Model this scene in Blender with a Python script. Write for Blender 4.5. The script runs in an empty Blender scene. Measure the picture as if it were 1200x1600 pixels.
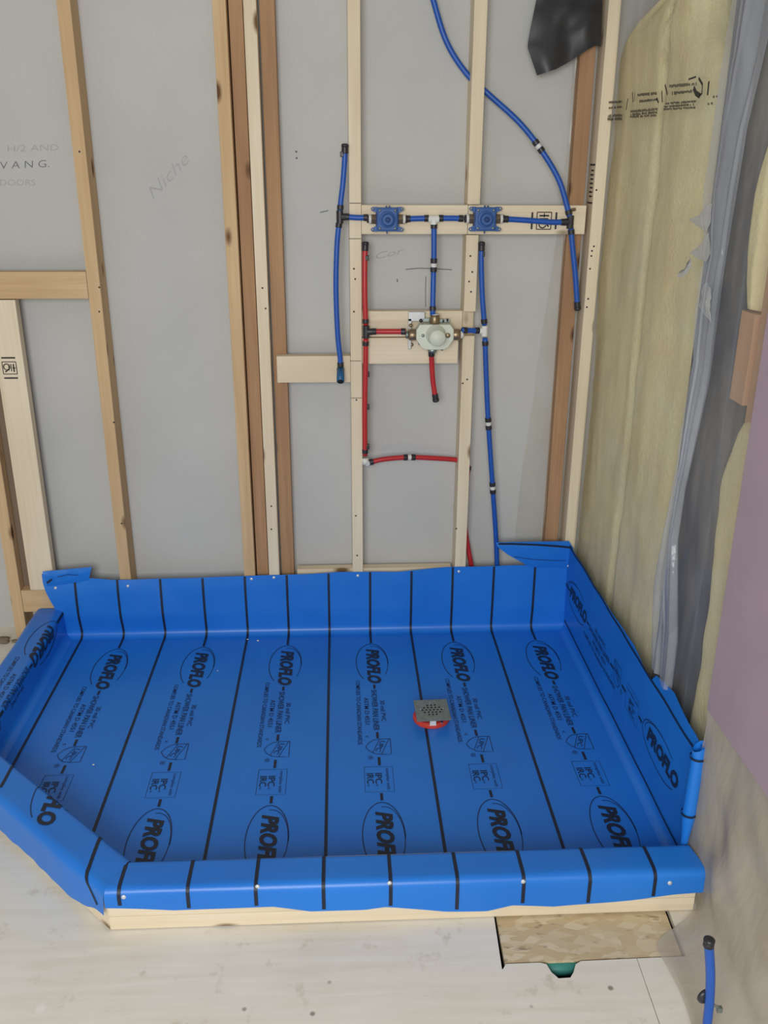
import bpy, bmesh, math, random
from mathutils import Vector, Matrix, noise
random.seed(7)
SC = bpy.context.scene
COL = SC.collection
V = Vector

# ------------------------------------------------------------------ camera
F, CX, CY, HC = 1410.0, 600.0, 800.0, 1.63
def _axes():
    dn = V((585 - CX, 4500 - CY, F)).normalized()
    up = -dn
    y = V((528 - CX, 262 - CY, F)); y -= up * y.dot(up); y.normalize()
    return Matrix((y.cross(up), y, up))
AX = _axes()
CAM = V((0, 0, HC))
cd = bpy.data.cameras.new('camera')
cd.sensor_fit = 'VERTICAL'; cd.sensor_height = 24.0; cd.lens = F / 1600 * 24
cd.clip_start = 0.05
cam = bpy.data.objects.new('camera', cd); COL.objects.link(cam)
cr, cu, cb = AX @ V((1, 0, 0)), AX @ V((0, -1, 0)), AX @ V((0, 0, -1))
cam.matrix_world = Matrix(((cr.x, cu.x, cb.x, 0), (cr.y, cu.y, cb.y, 0), (cr.z, cu.z, cb.z, HC), (0, 0, 0, 1)))
SC.camera = cam
# measuring helpers: the world point seen at a photo pixel on a given plane of the room
def ray(px, py): return AX @ V(((px - CX) / F, (py - CY) / F, 1))
def atY(px, py, Y): d = ray(px, py); return CAM + d * (Y / d.y)
def atZ(px, py, Z): d = ray(px, py); return CAM + d * ((Z - HC) / d.z)
def atX(px, py, X): d = ray(px, py); return CAM + d * (X / d.x)

# ------------------------------------------------------------------ world, light, exposure
w = bpy.data.worlds.new('world'); SC.world = w; w.use_nodes = True
bg = w.node_tree.nodes['Background']
bg.inputs[0].default_value = (1.0, 0.985, 0.96, 1); bg.inputs[1].default_value = 0.30
def area(name, loc, target, sx, sy, power, color):
    l = bpy.data.lights.new(name, 'AREA'); l.shape = 'RECTANGLE'; l.size = sx; l.size_y = sy
    l.energy = power; l.color = color
    o = bpy.data.objects.new(name, l); COL.objects.link(o); o.location = loc
    o.rotation_euler = (V(target) - V(loc)).to_track_quat('-Z', 'Y').to_euler()
    return o
area('window_daylight', (-0.45, -1.3, 1.8), (-0.1, 2.4, 0.6), 1.5, 1.3, 88, (0.97, 0.99, 1.0))
SC.view_settings.view_transform = 'Standard'; SC.view_settings.look = 'None'
SC.view_settings.exposure = 0.0; SC.view_settings.gamma = 1.0
SC.view_settings.use_curve_mapping = False

# ------------------------------------------------------------------ helpers
def obj(name, bm, mat=None, parent=None, smooth=False, origin=None):
    me = bpy.data.meshes.new(name)
    if origin is not None: bmesh.ops.translate(bm, verts=bm.verts, vec=-V(origin))
    bm.to_mesh(me); bm.free()
    if smooth:
        for p in me.polygons: p.use_smooth = True
    if mat: me.materials.append(mat)
    o = bpy.data.objects.new(name, me); COL.objects.link(o)
    if origin is not None: o.location = origin
    if parent:
        o.parent = parent
        if origin is None: o.location = (0, 0, 0)
        pm = parent.matrix_basis if parent.parent is None else parent.parent.matrix_basis @ parent.matrix_parent_inverse @ parent.matrix_basis
        o.matrix_parent_inverse = pm.inverted()
    return o
def tag(o, label, cat=None, group=None, kind=None):
    o['label'] = label
    if cat: o['category'] = cat
    if group: o['group'] = group
    if kind: o['kind'] = kind
    return o
def empty(name, loc=(0, 0, 0)):
    o = bpy.data.objects.new(name, None); COL.objects.link(o); o.location = loc
    o.empty_display_size = 0.05
    return o
def bx(bm, lo, hi, bev=0.0):
    vs = [bm.verts.new((x, y, z)) for x in (lo[0], hi[0]) for y in (lo[1], hi[1]) for z in (lo[2], hi[2])]
    fs = [bm.faces.new([vs[i] for i in f]) for f in ((0, 1, 3, 2), (4, 6, 7, 5), (0, 4, 5, 1), (2, 3, 7, 6), (0, 2, 6, 4), (1, 5, 7, 3))]
    if bev:
        es = list({e for f in fs for e in f.edges})
        bmesh.ops.bevel(bm, geom=es, offset=bev, segments=2, profile=0.6, affect='EDGES')
    return bm
def prism(bm, poly, z0, z1, bev=0.0):
    a = [bm.verts.new((p[0], p[1], z0)) for p in poly]; b = [bm.verts.new((p[0], p[1], z1)) for p in poly]
    n = len(poly); fs = [bm.faces.new(a[::-1]), bm.faces.new(b)]
    for i in range(n): fs.append(bm.faces.new((a[i], a[(i + 1) % n], b[(i + 1) % n], b[i])))
    if bev:
        bmesh.ops.bevel(bm, geom=list({e for f in fs for e in f.edges}), offset=bev, segments=2, profile=0.6, affect='EDGES')
    return bm
def cyl(bm, p0, p1, r0, r1=None, n=20, caps=True):
    p0, p1 = V(p0), V(p1); r1 = r0 if r1 is None else r1
    q = (p1 - p0).to_track_quat('Z', 'Y'); R = []
    for p, r in ((p0, r0), (p1, r1)):
        R.append([bm.verts.new(p + q @ V((r * math.cos(2 * math.pi * i / n), r * math.sin(2 * math.pi * i / n), 0))) for i in range(n)])
    for i in range(n): bm.faces.new((R[0][i], R[0][(i + 1) % n], R[1][(i + 1) % n], R[1][i]))
    if caps: bm.faces.new(R[0][::-1]); bm.faces.new(R[1])
    return bm
def lathe(bm, base, axis, prof, n=24):
    """prof: (distance along axis, radius) pairs"""
    q = V(axis).to_track_quat('Z', 'Y'); base = V(base); rings = []
    for d, r in prof:
        rings.append([bm.verts.new(base + q @ V((max(r, 1e-5) * math.cos(2 * math.pi * i / n), max(r, 1e-5) * math.sin(2 * math.pi * i / n), d))) for i in range(n)])
    for a, b in zip(rings, rings[1:]):
        for i in range(n): bm.faces.new((a[i], a[(i + 1) % n], b[(i + 1) % n], b[i]))
    bm.faces.new(rings[0][::-1]); bm.faces.new(rings[-1])
    return bm
def smooth_path(pts, step=0.012):
    pts = [V(p) for p in pts]
    if len(pts) == 2: return pts
    P = [pts[0] * 2 - pts[1]] + pts + [pts[-1] * 2 - pts[-2]]; out = []
    for i in range(1, len(P) - 2):
        a, b, c, d = P[i - 1:i + 3]; n = max(2, int((c - b).length / step))
        for k in range(n):
            t = k / n
            out.append(0.5 * ((2 * b) + (c - a) * t + (2 * a - 5 * b + 4 * c - d) * t * t + (3 * b - a - 3 * c + d) * t ** 3))
    return out + [pts[-1]]
def tube(bm, pts, r, n=12):
    ps = smooth_path(pts); rings = []
    t0 = (ps[1] - ps[0]).normalized(); u = t0.orthogonal().normalized()
    for i, p in enumerate(ps):
        t = (ps[min(i + 1, len(ps) - 1)] - ps[max(i - 1, 0)]).normalized()
        u = (u - t * u.dot(t)).normalized(); v = t.cross(u)
        rings.append([bm.verts.new(p + (u * math.cos(2 * math.pi * k / n) + v * math.sin(2 * math.pi * k / n)) * r) for k in range(n)])
    for a, b in zip(rings, rings[1:]):
        for k in range(n): bm.faces.new((a[k], a[(k + 1) % n], b[(k + 1) % n], b[k]))
    bm.faces.new(rings[0][::-1]); bm.faces.new(rings[-1])
    return bm
def lerp_list(x, tab):
    if x <= tab[0][0]: return tab[0][1]
    for (a, fa), (b, fb) in zip(tab, tab[1:]):
        if x <= b: return fa + (fb - fa) * (x - a) / (b - a)
    return tab[-1][1]
def smoothstep(a, b, x):
    t = min(1, max(0, (x - a) / (b - a))); return t * t * (3 - 2 * t)
def N(*a): return noise.noise(V((a + (0, 0, 0))[:3]))
def grid(bm, f, nu, nv):
    g = [[bm.verts.new(f(i / nu, j / nv)) for j in range(nv + 1)] for i in range(nu + 1)]
    for i in range(nu):
        for j in range(nv): bm.faces.new((g[i][j], g[i + 1][j], g[i + 1][j + 1], g[i][j + 1]))
    return g
NB = bmesh.new

# ------------------------------------------------------------------ materials
class NT:
    def __init__(s, name):
        s.m = bpy.data.materials.new(name); s.m.use_nodes = True; s.t = s.m.node_tree
        s.b = s.t.nodes['Principled BSDF']; s.out = s.t.nodes['Material Output']
    def n(s, typ, **kw):
        nd = s.t.nodes.new(typ)
        for k, v in kw.items():
            if k.startswith('_'): nd.inputs[k[1:].replace('_', ' ')].default_value = v
            else: setattr(nd, k, v)
        return nd
    def l(s, a, b): s.t.links.new(a, b)
    def coord(s, scale=(1, 1, 1), rnd=True):
        tc = s.n('ShaderNodeTexCoord'); mp = s.n('ShaderNodeMapping'); mp.inputs['Scale'].default_value = scale
        src = tc.outputs['Object']
        if rnd:
            oi = s.n('ShaderNodeObjectInfo'); mu = s.n('ShaderNodeMath', operation='MULTIPLY'); mu.inputs[1].default_value = 37.0
            ad = s.n('ShaderNodeVectorMath', operation='ADD'); s.l(oi.outputs['Random'], mu.inputs[0])
            s.l(tc.outputs['Object'], ad.inputs[0]); s.l(mu.outputs[0], ad.inputs[1]); src = ad.outputs[0]
        s.l(src, mp.inputs[0]); return mp.outputs[0]
    def noise(s, vec, scale, detail=3, rough=0.55, dist=0.0):
        nd = s.n('ShaderNodeTexNoise'); nd.inputs['Scale'].default_value = scale; nd.inputs['Detail'].default_value = detail
        nd.inputs['Roughness'].default_value = rough; nd.inputs['Distortion'].default_value = dist; s.l(vec, nd.inputs['Vector']); return nd.outputs[0]
    def ramp(s, fac, stops):
        nd = s.n('ShaderNodeValToRGB'); cr = nd.color_ramp
        while len(cr.elements) < len(stops): cr.elements.new(0.5)
        for e, (p, c) in zip(cr.elements, stops): e.position = p; e.color = (*c, 1) if len(c) == 3 else c
        s.l(fac, nd.inputs[0]); return nd.outputs[0]
    def mix(s, fac, a, b, typ='MIX'):
        nd = s.n('ShaderNodeMix', data_type='RGBA', blend_type=typ)
        for i, v in ((0, fac), (6, a), (7, b)):
            if hasattr(v, 'is_linked'): s.l(v, nd.inputs[i])
            elif i == 0: nd.inputs[0].default_value = v
            else: nd.inputs[i].default_value = (*v, 1)
        return nd.outputs[2]
    def bump(s, h, strength=0.2, dist=0.002):
        nd = s.n('ShaderNodeBump'); nd.inputs['Strength'].default_value = strength; nd.inputs['Distance'].default_value = dist
        s.l(h, nd.inputs['Height']); s.l(nd.outputs[0], s.b.inputs['Normal'])
    def col(s, c):
        if hasattr(c, 'is_linked'): s.l(c, s.b.inputs['Base Color'])
        else: s.b.inputs['Base Color'].default_value = (*c, 1)
        return s
    def set(s, **kw):
        for k, v in kw.items(): s.b.inputs[k.replace('_', ' ')].default_value = v
        return s
def srgb(r, g, b): return tuple(((c / 255) / 12.92 if c / 255 <= .04045 else ((c / 255 + .055) / 1.055) ** 2.4) for c in (r, g, b))
def plain(name, c, rough=0.5, metal=0.0, spec=0.5, var=0.12, scale=40):
    m = NT(name); v = m.coord(rnd=False); n = m.noise(v, scale)
    m.col(m.ramp(n, [(0.3, tuple(x * (1 - var) for x in c)), (0.7, tuple(min(1, x * (1 + var)) for x in c))]))
    m.set(Roughness=rough, Metallic=metal, Specular_IOR_Level=spec); return m.m
def wood(name, light, mid, dark, knot, knots=0.12):
    m = NT(name); v = m.coord((16, 16, 0.9)); g = m.noise(v, 1.6, 5, 0.6, 0.6)
    base = m.ramp(g, [(0.25, dark), (0.48, mid), (0.72, light)])
    v2 = m.coord((90, 90, 2.0)); fine = m.noise(v2, 2.0, 2)
    base = m.mix(0.25, base, m.ramp(fine, [(0.3, dark), (0.7, light)]))
    v4 = m.coord((2, 2, 1.1)); base = m.mix(m.ramp(m.noise(v4, 1.3, 2), [(0.42, (0, 0, 0)), (0.75, (0.6,) * 3)]), base, dark)
    v3 = m.coord((11, 11, 4.5)); vo = m.n('ShaderNodeTexVoronoi'); vo.inputs['Scale'].default_value = 1.0; m.l(v3, vo.inputs['Vector'])
    kf = m.ramp(vo.outputs['Distance'], [(knots * 0.6, (1, 1, 1)), (knots * 1.4, (0, 0, 0))])
    m.col(m.mix(kf, base, knot)); m.bump(fine, 0.25, 0.0012); m.set(Roughness=0.75, Specular_IOR_Level=0.25)
    return m.m
M_white = wood('pale_spruce', srgb(240, 226, 200), srgb(231, 215, 186), srgb(216, 197, 164), srgb(120, 92, 60))
M_tan = wood('aged_spruce', srgb(222, 193, 152), srgb(209, 177, 134), srgb(188, 154, 112), srgb(105, 72, 45))
M_brown = wood('old_fir', srgb(194, 156, 118), srgb(178, 140, 104), srgb(152, 115, 85), srgb(88, 58, 40))
M_pink = wood('fir_stud', srgb(222, 180, 146), srgb(212, 168, 136), srgb(190, 148, 120), srgb(110, 75, 60))
M_shadowwood = wood('shaded_grey_fir', srgb(150, 132, 112), srgb(135, 118, 100), srgb(115, 98, 82), srgb(80, 60, 48))  # recessed board's shade is mixed into this brown-grey; debris shares it

def mk_drywall():
    m = NT('grey_paper_drywall'); v = m.coord(rnd=False)
    a = m.noise(v, 2.2, 3); b = m.noise(v, 160, 2)
    c = m.mix(m.ramp(a, [(0.3, (0, 0, 0)), (0.7, (1, 1, 1))]), srgb(190, 189, 184), srgb(200, 199, 194))
    c = m.mix(0.12, c, m.ramp(b, [(0.3, srgb(174, 173, 168)), (0.7, srgb(212, 211, 207))]))
    m.col(c).set(Roughness=0.85, Specular_IOR_Level=0.2); m.bump(b, 0.1, 0.0006); return m.m
M_dry = mk_drywall()
def mk_subfloor():
    m = NT('dusty_plywood_subfloor'); v = m.coord(rnd=False); vs = m.coord((1.2, 14, 1), False)
    gr = m.noise(vs, 3.0, 5, 0.6, 0.4); a = m.noise(v, 3.5, 4); d = m.noise(v, 22, 3)
    c = m.ramp(gr, [(0.3, srgb(222, 213, 194)), (0.7, srgb(234, 228, 215))])
    c = m.mix(m.ramp(a, [(0.35, (0, 0, 0)), (0.7, (0.55,) * 3)]), c, srgb(240, 237, 228))
    st = m.noise(v, 13, 4, 0.65)
    c = m.mix(m.ramp(st, [(0.60, (0, 0, 0)), (0.74, (0.42,) * 3)]), c, srgb(160, 138, 114))
    sp = m.n('ShaderNodeTexVoronoi'); sp.inputs['Scale'].default_value = 9.0; m.l(v, sp.inputs['Vector'])
    sel = m.ramp(sp.outputs['Distance'], [(0.035, (0.75,) * 3), (0.07, (0, 0, 0))])
    c = m.mix(sel, c, srgb(105, 95, 84))
    v2 = m.coord((1, 1, 1), False); s2 = m.n('ShaderNodeTexVoronoi'); s2.inputs['Scale'].default_value = 5.3; m.l(v2, s2.inputs['Vector'])
    c = m.mix(m.ramp(s2.outputs['Distance'], [(0.04, (0.8,) * 3), (0.08, (0, 0, 0))]), c, srgb(240, 236, 228))
    m.col(c).set(Roughness=0.8, Specular_IOR_Level=0.25); m.bump(d, 0.2, 0.001); return m.m
M_sub = mk_subfloor()
def mk_osb():
    m = NT('strand_board'); v = m.coord((1, 2.6, 1), False)
    vo = m.n('ShaderNodeTexVoronoi'); vo.inputs['Scale'].default_value = 26; vo.inputs['Randomness'].default_value = 1; m.l(v, vo.inputs['Vector'])
    sep = m.n('ShaderNodeSeparateColor'); m.l(vo.outputs['Color'], sep.inputs[0])
    c = m.ramp(sep.outputs[0], [(0.0, srgb(200, 178, 138)), (0.5, srgb(210, 191, 154)), (1.0, srgb(222, 206, 174))])
    dk = m.noise(v, 19, 4); c = m.mix(m.ramp(dk, [(0.6, (0, 0, 0)), (0.72, (0.7,) * 3)]), c, srgb(120, 92, 58))
    m.col(c).set(Roughness=0.8); m.bump(dk, 0.4, 0.002); return m.m
M_osb = mk_osb()
def mk_liner():
    m = NT('blue_pvc_membrane'); v = m.coord(rnd=False)
    a = m.noise(v, 3, 3); fine = m.noise(v, 520, 2); med = m.noise(v, 26, 3)
    c = m.mix(m.ramp(a, [(0.3, (0, 0, 0)), (0.7, (1, 1, 1))]), srgb(30, 118, 214), srgb(34, 126, 222))
    dust = m.noise(v, 55, 4, 0.7); c = m.mix(m.ramp(dust, [(0.77, (0, 0, 0)), (0.82, (0.35,) * 3)]), c, srgb(150, 175, 210))
    m.col(c).set(Roughness=0.36, Specular_IOR_Level=0.5)
    ad = m.n('ShaderNodeMath', operation='ADD'); m.l(fine, ad.inputs[0]); m.l(med, ad.inputs[1]); m.bump(ad.outputs[0], 0.12, 0.0008); return m.m
M_liner = mk_liner()
M_ink = plain('black_print_ink', srgb(22, 32, 52), 0.5, var=0.25, scale=200)
M_ink2 = plain('faded_print_ink', srgb(24, 48, 92), 0.5, var=0.2, scale=200)
M_pexb = plain('blue_pex', srgb(30, 86, 176), 0.38, var=0.06)
M_pexr = plain('red_pex', srgb(190, 42, 46), 0.38, var=0.06)
M_black = plain('black_crimp', srgb(44, 42, 46), 0.4, var=0.2)
M_whitefit = plain('white_fitting', srgb(226, 224, 216), 0.45, var=0.05)
M_steel = plain('bright_steel', srgb(205, 205, 205), 0.28, 1.0, var=0.1)
M_galv = plain('galvanized_plate', srgb(150, 162, 158), 0.42, 0.85, var=0.15, scale=60)
M_brass = plain('dull_brass', srgb(158, 138, 110), 0.4, 0.85, var=0.12)
M_valveblue = plain('blue_valve_plastic', srgb(45, 88, 152), 0.5, var=0.08)
M_valveblue2 = plain('navy_valve_plastic', srgb(28, 60, 118), 0.5, var=0.08)
M_valvewhite = plain('pale_valve_plastic', srgb(212, 216, 198), 0.5, var=0.04)
M_redplastic = plain('red_orange_plastic', srgb(214, 66, 48), 0.5, var=0.1)
M_holeshade = plain('void_shade', srgb(22, 24, 24), 0.9, var=0.2)  # near-black colour stands in for the shade inside openings
M_teal = plain('teal_plastic', srgb(60, 138, 128), 0.5, var=0.1)
M_tealblue = plain('teal_blue_stub', srgb(28, 92, 138), 0.45, var=0.1)
M_pencil = plain('pencil_mark', srgb(112, 112, 114), 0.8, var=0.25, scale=300)
M_faint = plain('faint_pencil_mark', srgb(172, 171, 168), 0.85, var=0.06, scale=300)
M_stamp = plain('grade_stamp_ink', srgb(56, 50, 44), 0.7, var=0.4, scale=260)
M_purple = plain('purple_board', srgb(176, 154, 164), 0.8, var=0.04, scale=9)
M_sheath = plain('blue_grey_sheathing', srgb(84, 90, 106), 0.8, var=0.2, scale=5)
M_nail = plain('zinc_nail', srgb(222, 226, 228), 0.35, 0.4, var=0.05)
def mk_black_sheet():
    m = NT('black_building_film'); v = m.coord(rnd=False); a = m.noise(v, 9, 4)
    m.col(m.ramp(a, [(0.3, srgb(34, 34, 36)), (0.7, srgb(56, 55, 56))])).set(Roughness=0.45); m.bump(a, 0.5, 0.004); return m.m
M_blackfilm = mk_black_sheet()
def mk_batt():
    m = NT('yellow_fibreglass'); v = m.coord(rnd=False); vz = m.coord((1, 1, 0.7), False)
    a = m.noise(v, 5, 4, 0.6, 0.5); b = m.noise(v, 75, 4, 0.7); z = m.noise(vz, 9, 3)
    c = m.ramp(a, [(0.25, srgb(234, 217, 166)), (0.5, srgb(241, 228, 178)), (0.75, srgb(248, 239, 196))])
    c = m.mix(m.ramp(z, [(0.55, (0, 0, 0)), (0.75, (0.35,) * 3)]), c, srgb(222, 204, 158))
    c = m.mix(0.2, c, m.ramp(b, [(0.3, srgb(225, 210, 150)), (0.7, srgb(254, 248, 208))]))
    m.col(c).set(Roughness=1.0, Specular_IOR_Level=0.05); m.bump(b, 0.6, 0.006); return m.m
M_batt = mk_batt()
def mk_poly(name, amin, amax, tint, rough=0.22):
    m = NT(name); v = m.coord((1, 1.6, 0.7), False); a = m.noise(v, 3.5, 4, 0.55, 0.9); f = m.noise(m.coord((1, 2.4, 0.8), False), 8, 3, 0.55, 1.0)
    m.col(tint); m.set(Roughness=rough, Specular_IOR_Level=0.55)
    mr = m.n('ShaderNodeMapRange'); mr.inputs[1].default_value = 0.3; mr.inputs[2].default_value = 0.72
    mr.inputs[3].default_value = amin; mr.inputs[4].default_value = amax; m.l(a, mr.inputs[0]); m.l(mr.outputs[0], m.b.inputs['Alpha'])
    m.bump(f, 0.22, 0.012); return m.m
M_poly = mk_poly('clear_poly_film', 0.10, 0.36, srgb(212, 204, 184), 0.16)
M_poly2 = mk_poly('doubled_poly_film', 0.30, 0.60, srgb(178, 182, 188), 0.14)
M_torn = mk_poly('torn_poly_film', 0.75, 0.9, srgb(198, 198, 196), 0.3)

# ------------------------------------------------------------------ key planes (metres)
D = 3.018          # front of the back-wall framing
DW = D + 0.089     # drywall behind it
XR = 0.838         # inner plane of the right-hand exterior wall
TOP = 2.45

# ------------------------------------------------------------------ setting
bm = bx(NB(), (-2.6, DW, -0.1), (XR + 0.3, DW + 0.0125, TOP)); wall_back = obj('wall_back', bm, M_dry)
tag(wall_back, 'pale grey drywall seen from behind between the studs', kind='structure')
bm = bx(NB(), (XR + 0.155, 0.2, -0.1), (XR + 0.17, DW, TOP)); wall_right = obj('wall_right', bm, M_sheath)
tag(wall_right, 'blue grey sheathing of the outside wall behind insulation and film', kind='structure')

floor = empty('floor'); tag(floor, 'dusty pale plywood subfloor with joints and a patch', kind='structure')
obj('floor_base', bx(NB(), (-2.6, -1.0, -0.16), (XR + 0.15, DW, -0.05)), M_holeshade, floor)  # dark underlay: darkness in the floor gaps is put into its colour
gap = 0.0015
pa = [(0.338, 1.485), (0.746, 1.488), (0.754, 1.63), (0.344, 1.63)]   # the strand-board patch
def panel(poly, mat=M_sub, z1=-0.002, name='subfloor_panel'):
    return obj(name, prism(NB(), poly, -0.018, z1), mat, floor)
panel([(-2.6, -1.0), (0.560, -1.0), (0.632, 1.318), (0.6365, 1.4855), (0.512, 1.484), (0.498, 1.476), (0.488, 1.455), (0.478, 1.442), (0.452, 1.441), (0.440, 1.458), (0.434, 1.479), (0.421, 1.4838), (0.345, 1.4836), (0.336, 1.470), (0.334, 1.4702), (0.3405, 1.618), (0.343, DW), (-2.6, DW)])
panel([(0.638, 1.4855), (0.634, 1.318), (0.562, -1.0), (XR + 0.15, -1.0), (XR + 0.15, DW), (0.345, DW), (0.345, 1.632), (0.7565, 1.632), (0.7485, 1.4865)])
panel([(0.3435, 1.4895), (0.741, 1.4915), (0.7475, 1.629), (0.3465, 1.629)], M_osb, -0.005, 'patch_panel')
bm = NB(); cyl(bm, (0.405, 1.490, -0.028), (0.52, 1.490, -0.028), 0.016); obj('drain_pipe', bm, M_teal, floor, True)

# pencil marks on the drywall
def text2d(s, shear=0.0, bold=0.0):
    c = bpy.data.curves.new('t', 'FONT'); c.body = s; c.size = 1.0; c.shear = shear; c.offset = bold; c.resolution_u = 3
    o = bpy.data.objects.new('t', c); COL.objects.link(o); dg = bpy.context.evaluated_depsgraph_get()
    me = o.evaluated_get(dg).to_mesh(); vs = [(v.co.x, v.co.y) for v in me.vertices]; fs = [tuple(p.vertices) for p in me.polygons]
    o.evaluated_get(dg).to_mesh_clear(); bpy.data.objects.remove(o); bpy.data.curves.remove(c)
    x0, x1 = min(v[0] for v in vs), max(v[0] for v in vs); y0, y1 = min(v[1] for v in vs), max(v[1] for v in vs)
    return [((x - x0) / (x1 - x0), (y - y0) / (y1 - y0)) for x, y in vs], fs
def text_on(bm, s, org, ex, ey, shear=0.0, bold=0.0):
    vs, fs = text2d(s, shear, bold); org, ex, ey = V(org), V(ex), V(ey)
    vv = [bm.verts.new(org + ex * a + ey * b) for a, b in vs]
    for f in fs:
        try: bm.faces.new([vv[i] for i in f])
        except ValueError: pass
def ribbon3(bm, pts, wd, nrm):
    pts = [V(p) for p in pts]; nrm = V(nrm); L = []; R = []
    for i, p in enumerate(pts):
        t = (pts[min(i + 1, len(pts) - 1)] - pts[max(0, i - 1)]).normalized(); s = t.cross(nrm).normalized() * wd / 2
        L.append(bm.verts.new(p + s)); R.append(bm.verts.new(p - s))
    for i in range(len(pts) - 1): bm.faces.new((L[i], L[i + 1], R[i + 1], R[i]))
YP = DW - 0.0006
def wall_text(s, px0, py0, px1, py1, h, mat, shear=0.1, bold=0.0):
    a, b = atY(px0, py0, YP), atY(px1, py1, YP); e = b - a; up = V((-e.z, 0, e.x)).normalized() * h
    bm = NB(); text_on(bm, s, a, e, up, shear, bold); wo = obj('pencil_writing', bm, mat, wall_back); wo['kind'] = 'stuff'; return wo
wall_text('V A N G.', 2, 264, 77, 261, 0.021, M_pencil, 0.15, -0.012)
wall_text('H/2 AND', 12, 237, 92, 235, 0.018, M_faint, 0.1, -0.01)
wall_text('DOORS', 0, 290, 56, 290, 0.018, M_faint, 0.1, -0.01)
wall_text('Niche', 240, 312, 298, 250, 0.034, M_faint, 0.35, -0.015)
wall_text('Cor', 588, 405, 632, 396, 0.02, M_faint, 0.3)
bm = NB()
ribbon3(bm, [atY(x, y, YP) for x, y in ((634, 421), (655, 419), (680, 420), (706, 421.5))], 0.003, (0, -1, 0))
ribbon3(bm, [atY(x, y, YP) for x, y in ((665.5, 432), (665, 450), (665, 480))], 0.0025, (0, -1, 0))
ribbon3(bm, [atY(x, y, YP) for x, y in ((500, 332), (513, 329))], 0.003, (0, -1, 0))
ribbon3(bm, [atY(x, y, YP) for x, y in ((620.5, 436), (621, 441))], 0.004, (0, -1, 0))
for x, y in ((463, 237), (463.5, 247)): ribbon3(bm, [atY(x - 1.5, y, YP), atY(x + 1.5, y, YP)], 0.006, (0, -1, 0))
obj('pencil_line', bm, M_pencil, wall_back)['kind'] = 'stuff'

# ------------------------------------------------------------------ lumber
def lumber(name, boxes, mat, label, cat, group=None, axis='Z', bev=0.0025):
    """boxes in world space; mesh is stored with its length along local Z"""
    lo = [min(b[0][i] for b in boxes) for i in range(3)]; hi = [max(b[1][i] for b in boxes) for i in range(3)]
    bm = NB()
    for b in boxes: bx(bm, b[0], b[1], bev)
    org = V(((lo[0] + hi[0]) / 2, (lo[1] + hi[1]) / 2, lo[2])) if axis == 'Z' else V((lo[0], (lo[1] + hi[1]) / 2, (lo[2] + hi[2]) / 2))
    bmesh.ops.translate(bm, verts=bm.verts, vec=-org)
    rot = Matrix.Identity(4)
    if axis == 'X': rot = Matrix.Rotation(math.radians(90), 4, 'Y')
    if axis == 'Y': rot = Matrix.Rotation(math.radians(-90), 4, 'X')
    bmesh.ops.transform(bm, matrix=rot.inverted(), verts=bm.verts)
    o = obj(name, bm, mat); o.location = org; o.rotation_euler = rot.to_euler()
    return tag(o, label, cat, group)
def stud(x0, x1, mat, label, y0=D, y1=DW - 0.001, z0=0.038, z1=TOP, notches=()):
    b = []; z = z0
    for n0, n1, dep in notches:
        b.append(((x0, y0, z), (x1, y1, n0))); b.append(((x0 + .0005, y0 + dep, n0), (x1 - .0005, y1, n1))); z = n1
    b.append(((x0, y0, z), (x1, y1, z1)))
    return lumber('wall_stud', b, mat, label, 'stud', 'studs of the framed wall')
S = {}
S['edge'] = stud(-1.212, -1.172, M_tan, 'tan stud at the far left edge, its foot on the floor by the blue curb', z0=0.0)
S['edge_back'] = stud(-1.171, -1.128, M_shadowwood, 'shade-darkened brown board set back between far left stud and flat pale board', y0=D + 0.04, z0=0.19, z1=1.20)
flat = lumber('wall_stud', [((-1.136, D, 0.193), (-1.047, D + 0.038, 1.228))], M_white, 'pale flat board with black grade stamp under the tan left block', 'stud', 'studs of the framed wall')
S['left'] = stud(-0.811, -0.771, M_tan, 'tan stud standing alone between left block and the stud cluster')
S['c1'] = stud(-0.362, -0.322, M_tan, 'tan knotty stud, leftmost of the clustered studs')
S['c2'] = stud(-0.318, -0.276, M_brown, 'brown stud set back between tan and pale clustered studs', y0=D + 0.03)
S['c3'] = stud(-0.2715, -0.2335, M_white, 'pale new stud standing proud in the stud cluster', y1=D + 0.06)
S['c4'] = stud(-0.228, -0.182, M_brown, 'brown stud set back, rightmost of the clustered studs', y0=D + 0.04)
zb0, zb1 = atY(650, 366, D).z, atY(650, 320.4, D).z        # upper row of blocking
zc0, zc1 = atY(470, 598, D).z, atY(470, 556.5, D).z
zn0, zn1 = atY(735, 525, D).z, atY(735, 487, D).z
S['mid'] = stud(0.034, 0.0722, M_white, 'pale stud left of the mixing valve with red pipe beside it')
S['right'] = stud(0.4105, 0.4505, M_white, 'pale notched stud right of the mixing valve', notches=((zn0, zn1, 0.04), (zb0 - .002, zb1 + .002, 0.039)))
S['brown_corner'] = stud(0.748, 0.796, M_brown, 'brown old stud set back beside the corner stud', y0=D + 0.04)
S['corner'] = stud(0.8135, 0.8515, M_white, 'pale corner stud beside the yellow insulated wall')
def ngl(px, py): return atY(px, py, D)
lumber('blocking_board', [((-1.45, D + 0.001, 1.231), (-0.812, D + 0.039, 1.316))], M_tan, 'tan horizontal block at the left edge above flat pale board', 'board', 'blocking between studs', 'X')
lumber('blocking_board', [((0.0728, D, zb0), (0.4135, D + 0.038, zb1))], M_white, 'pale block behind the left blue shutoff valve', 'board', 'blocking between studs', 'X')
blk_r = lumber('blocking_board', [((0.4145, D, zb0), (0.795, D + 0.038, zb1))], M_white, 'pale block with grade stamp reaching to the corner stud', 'board', 'blocking between studs', 'X')
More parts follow.
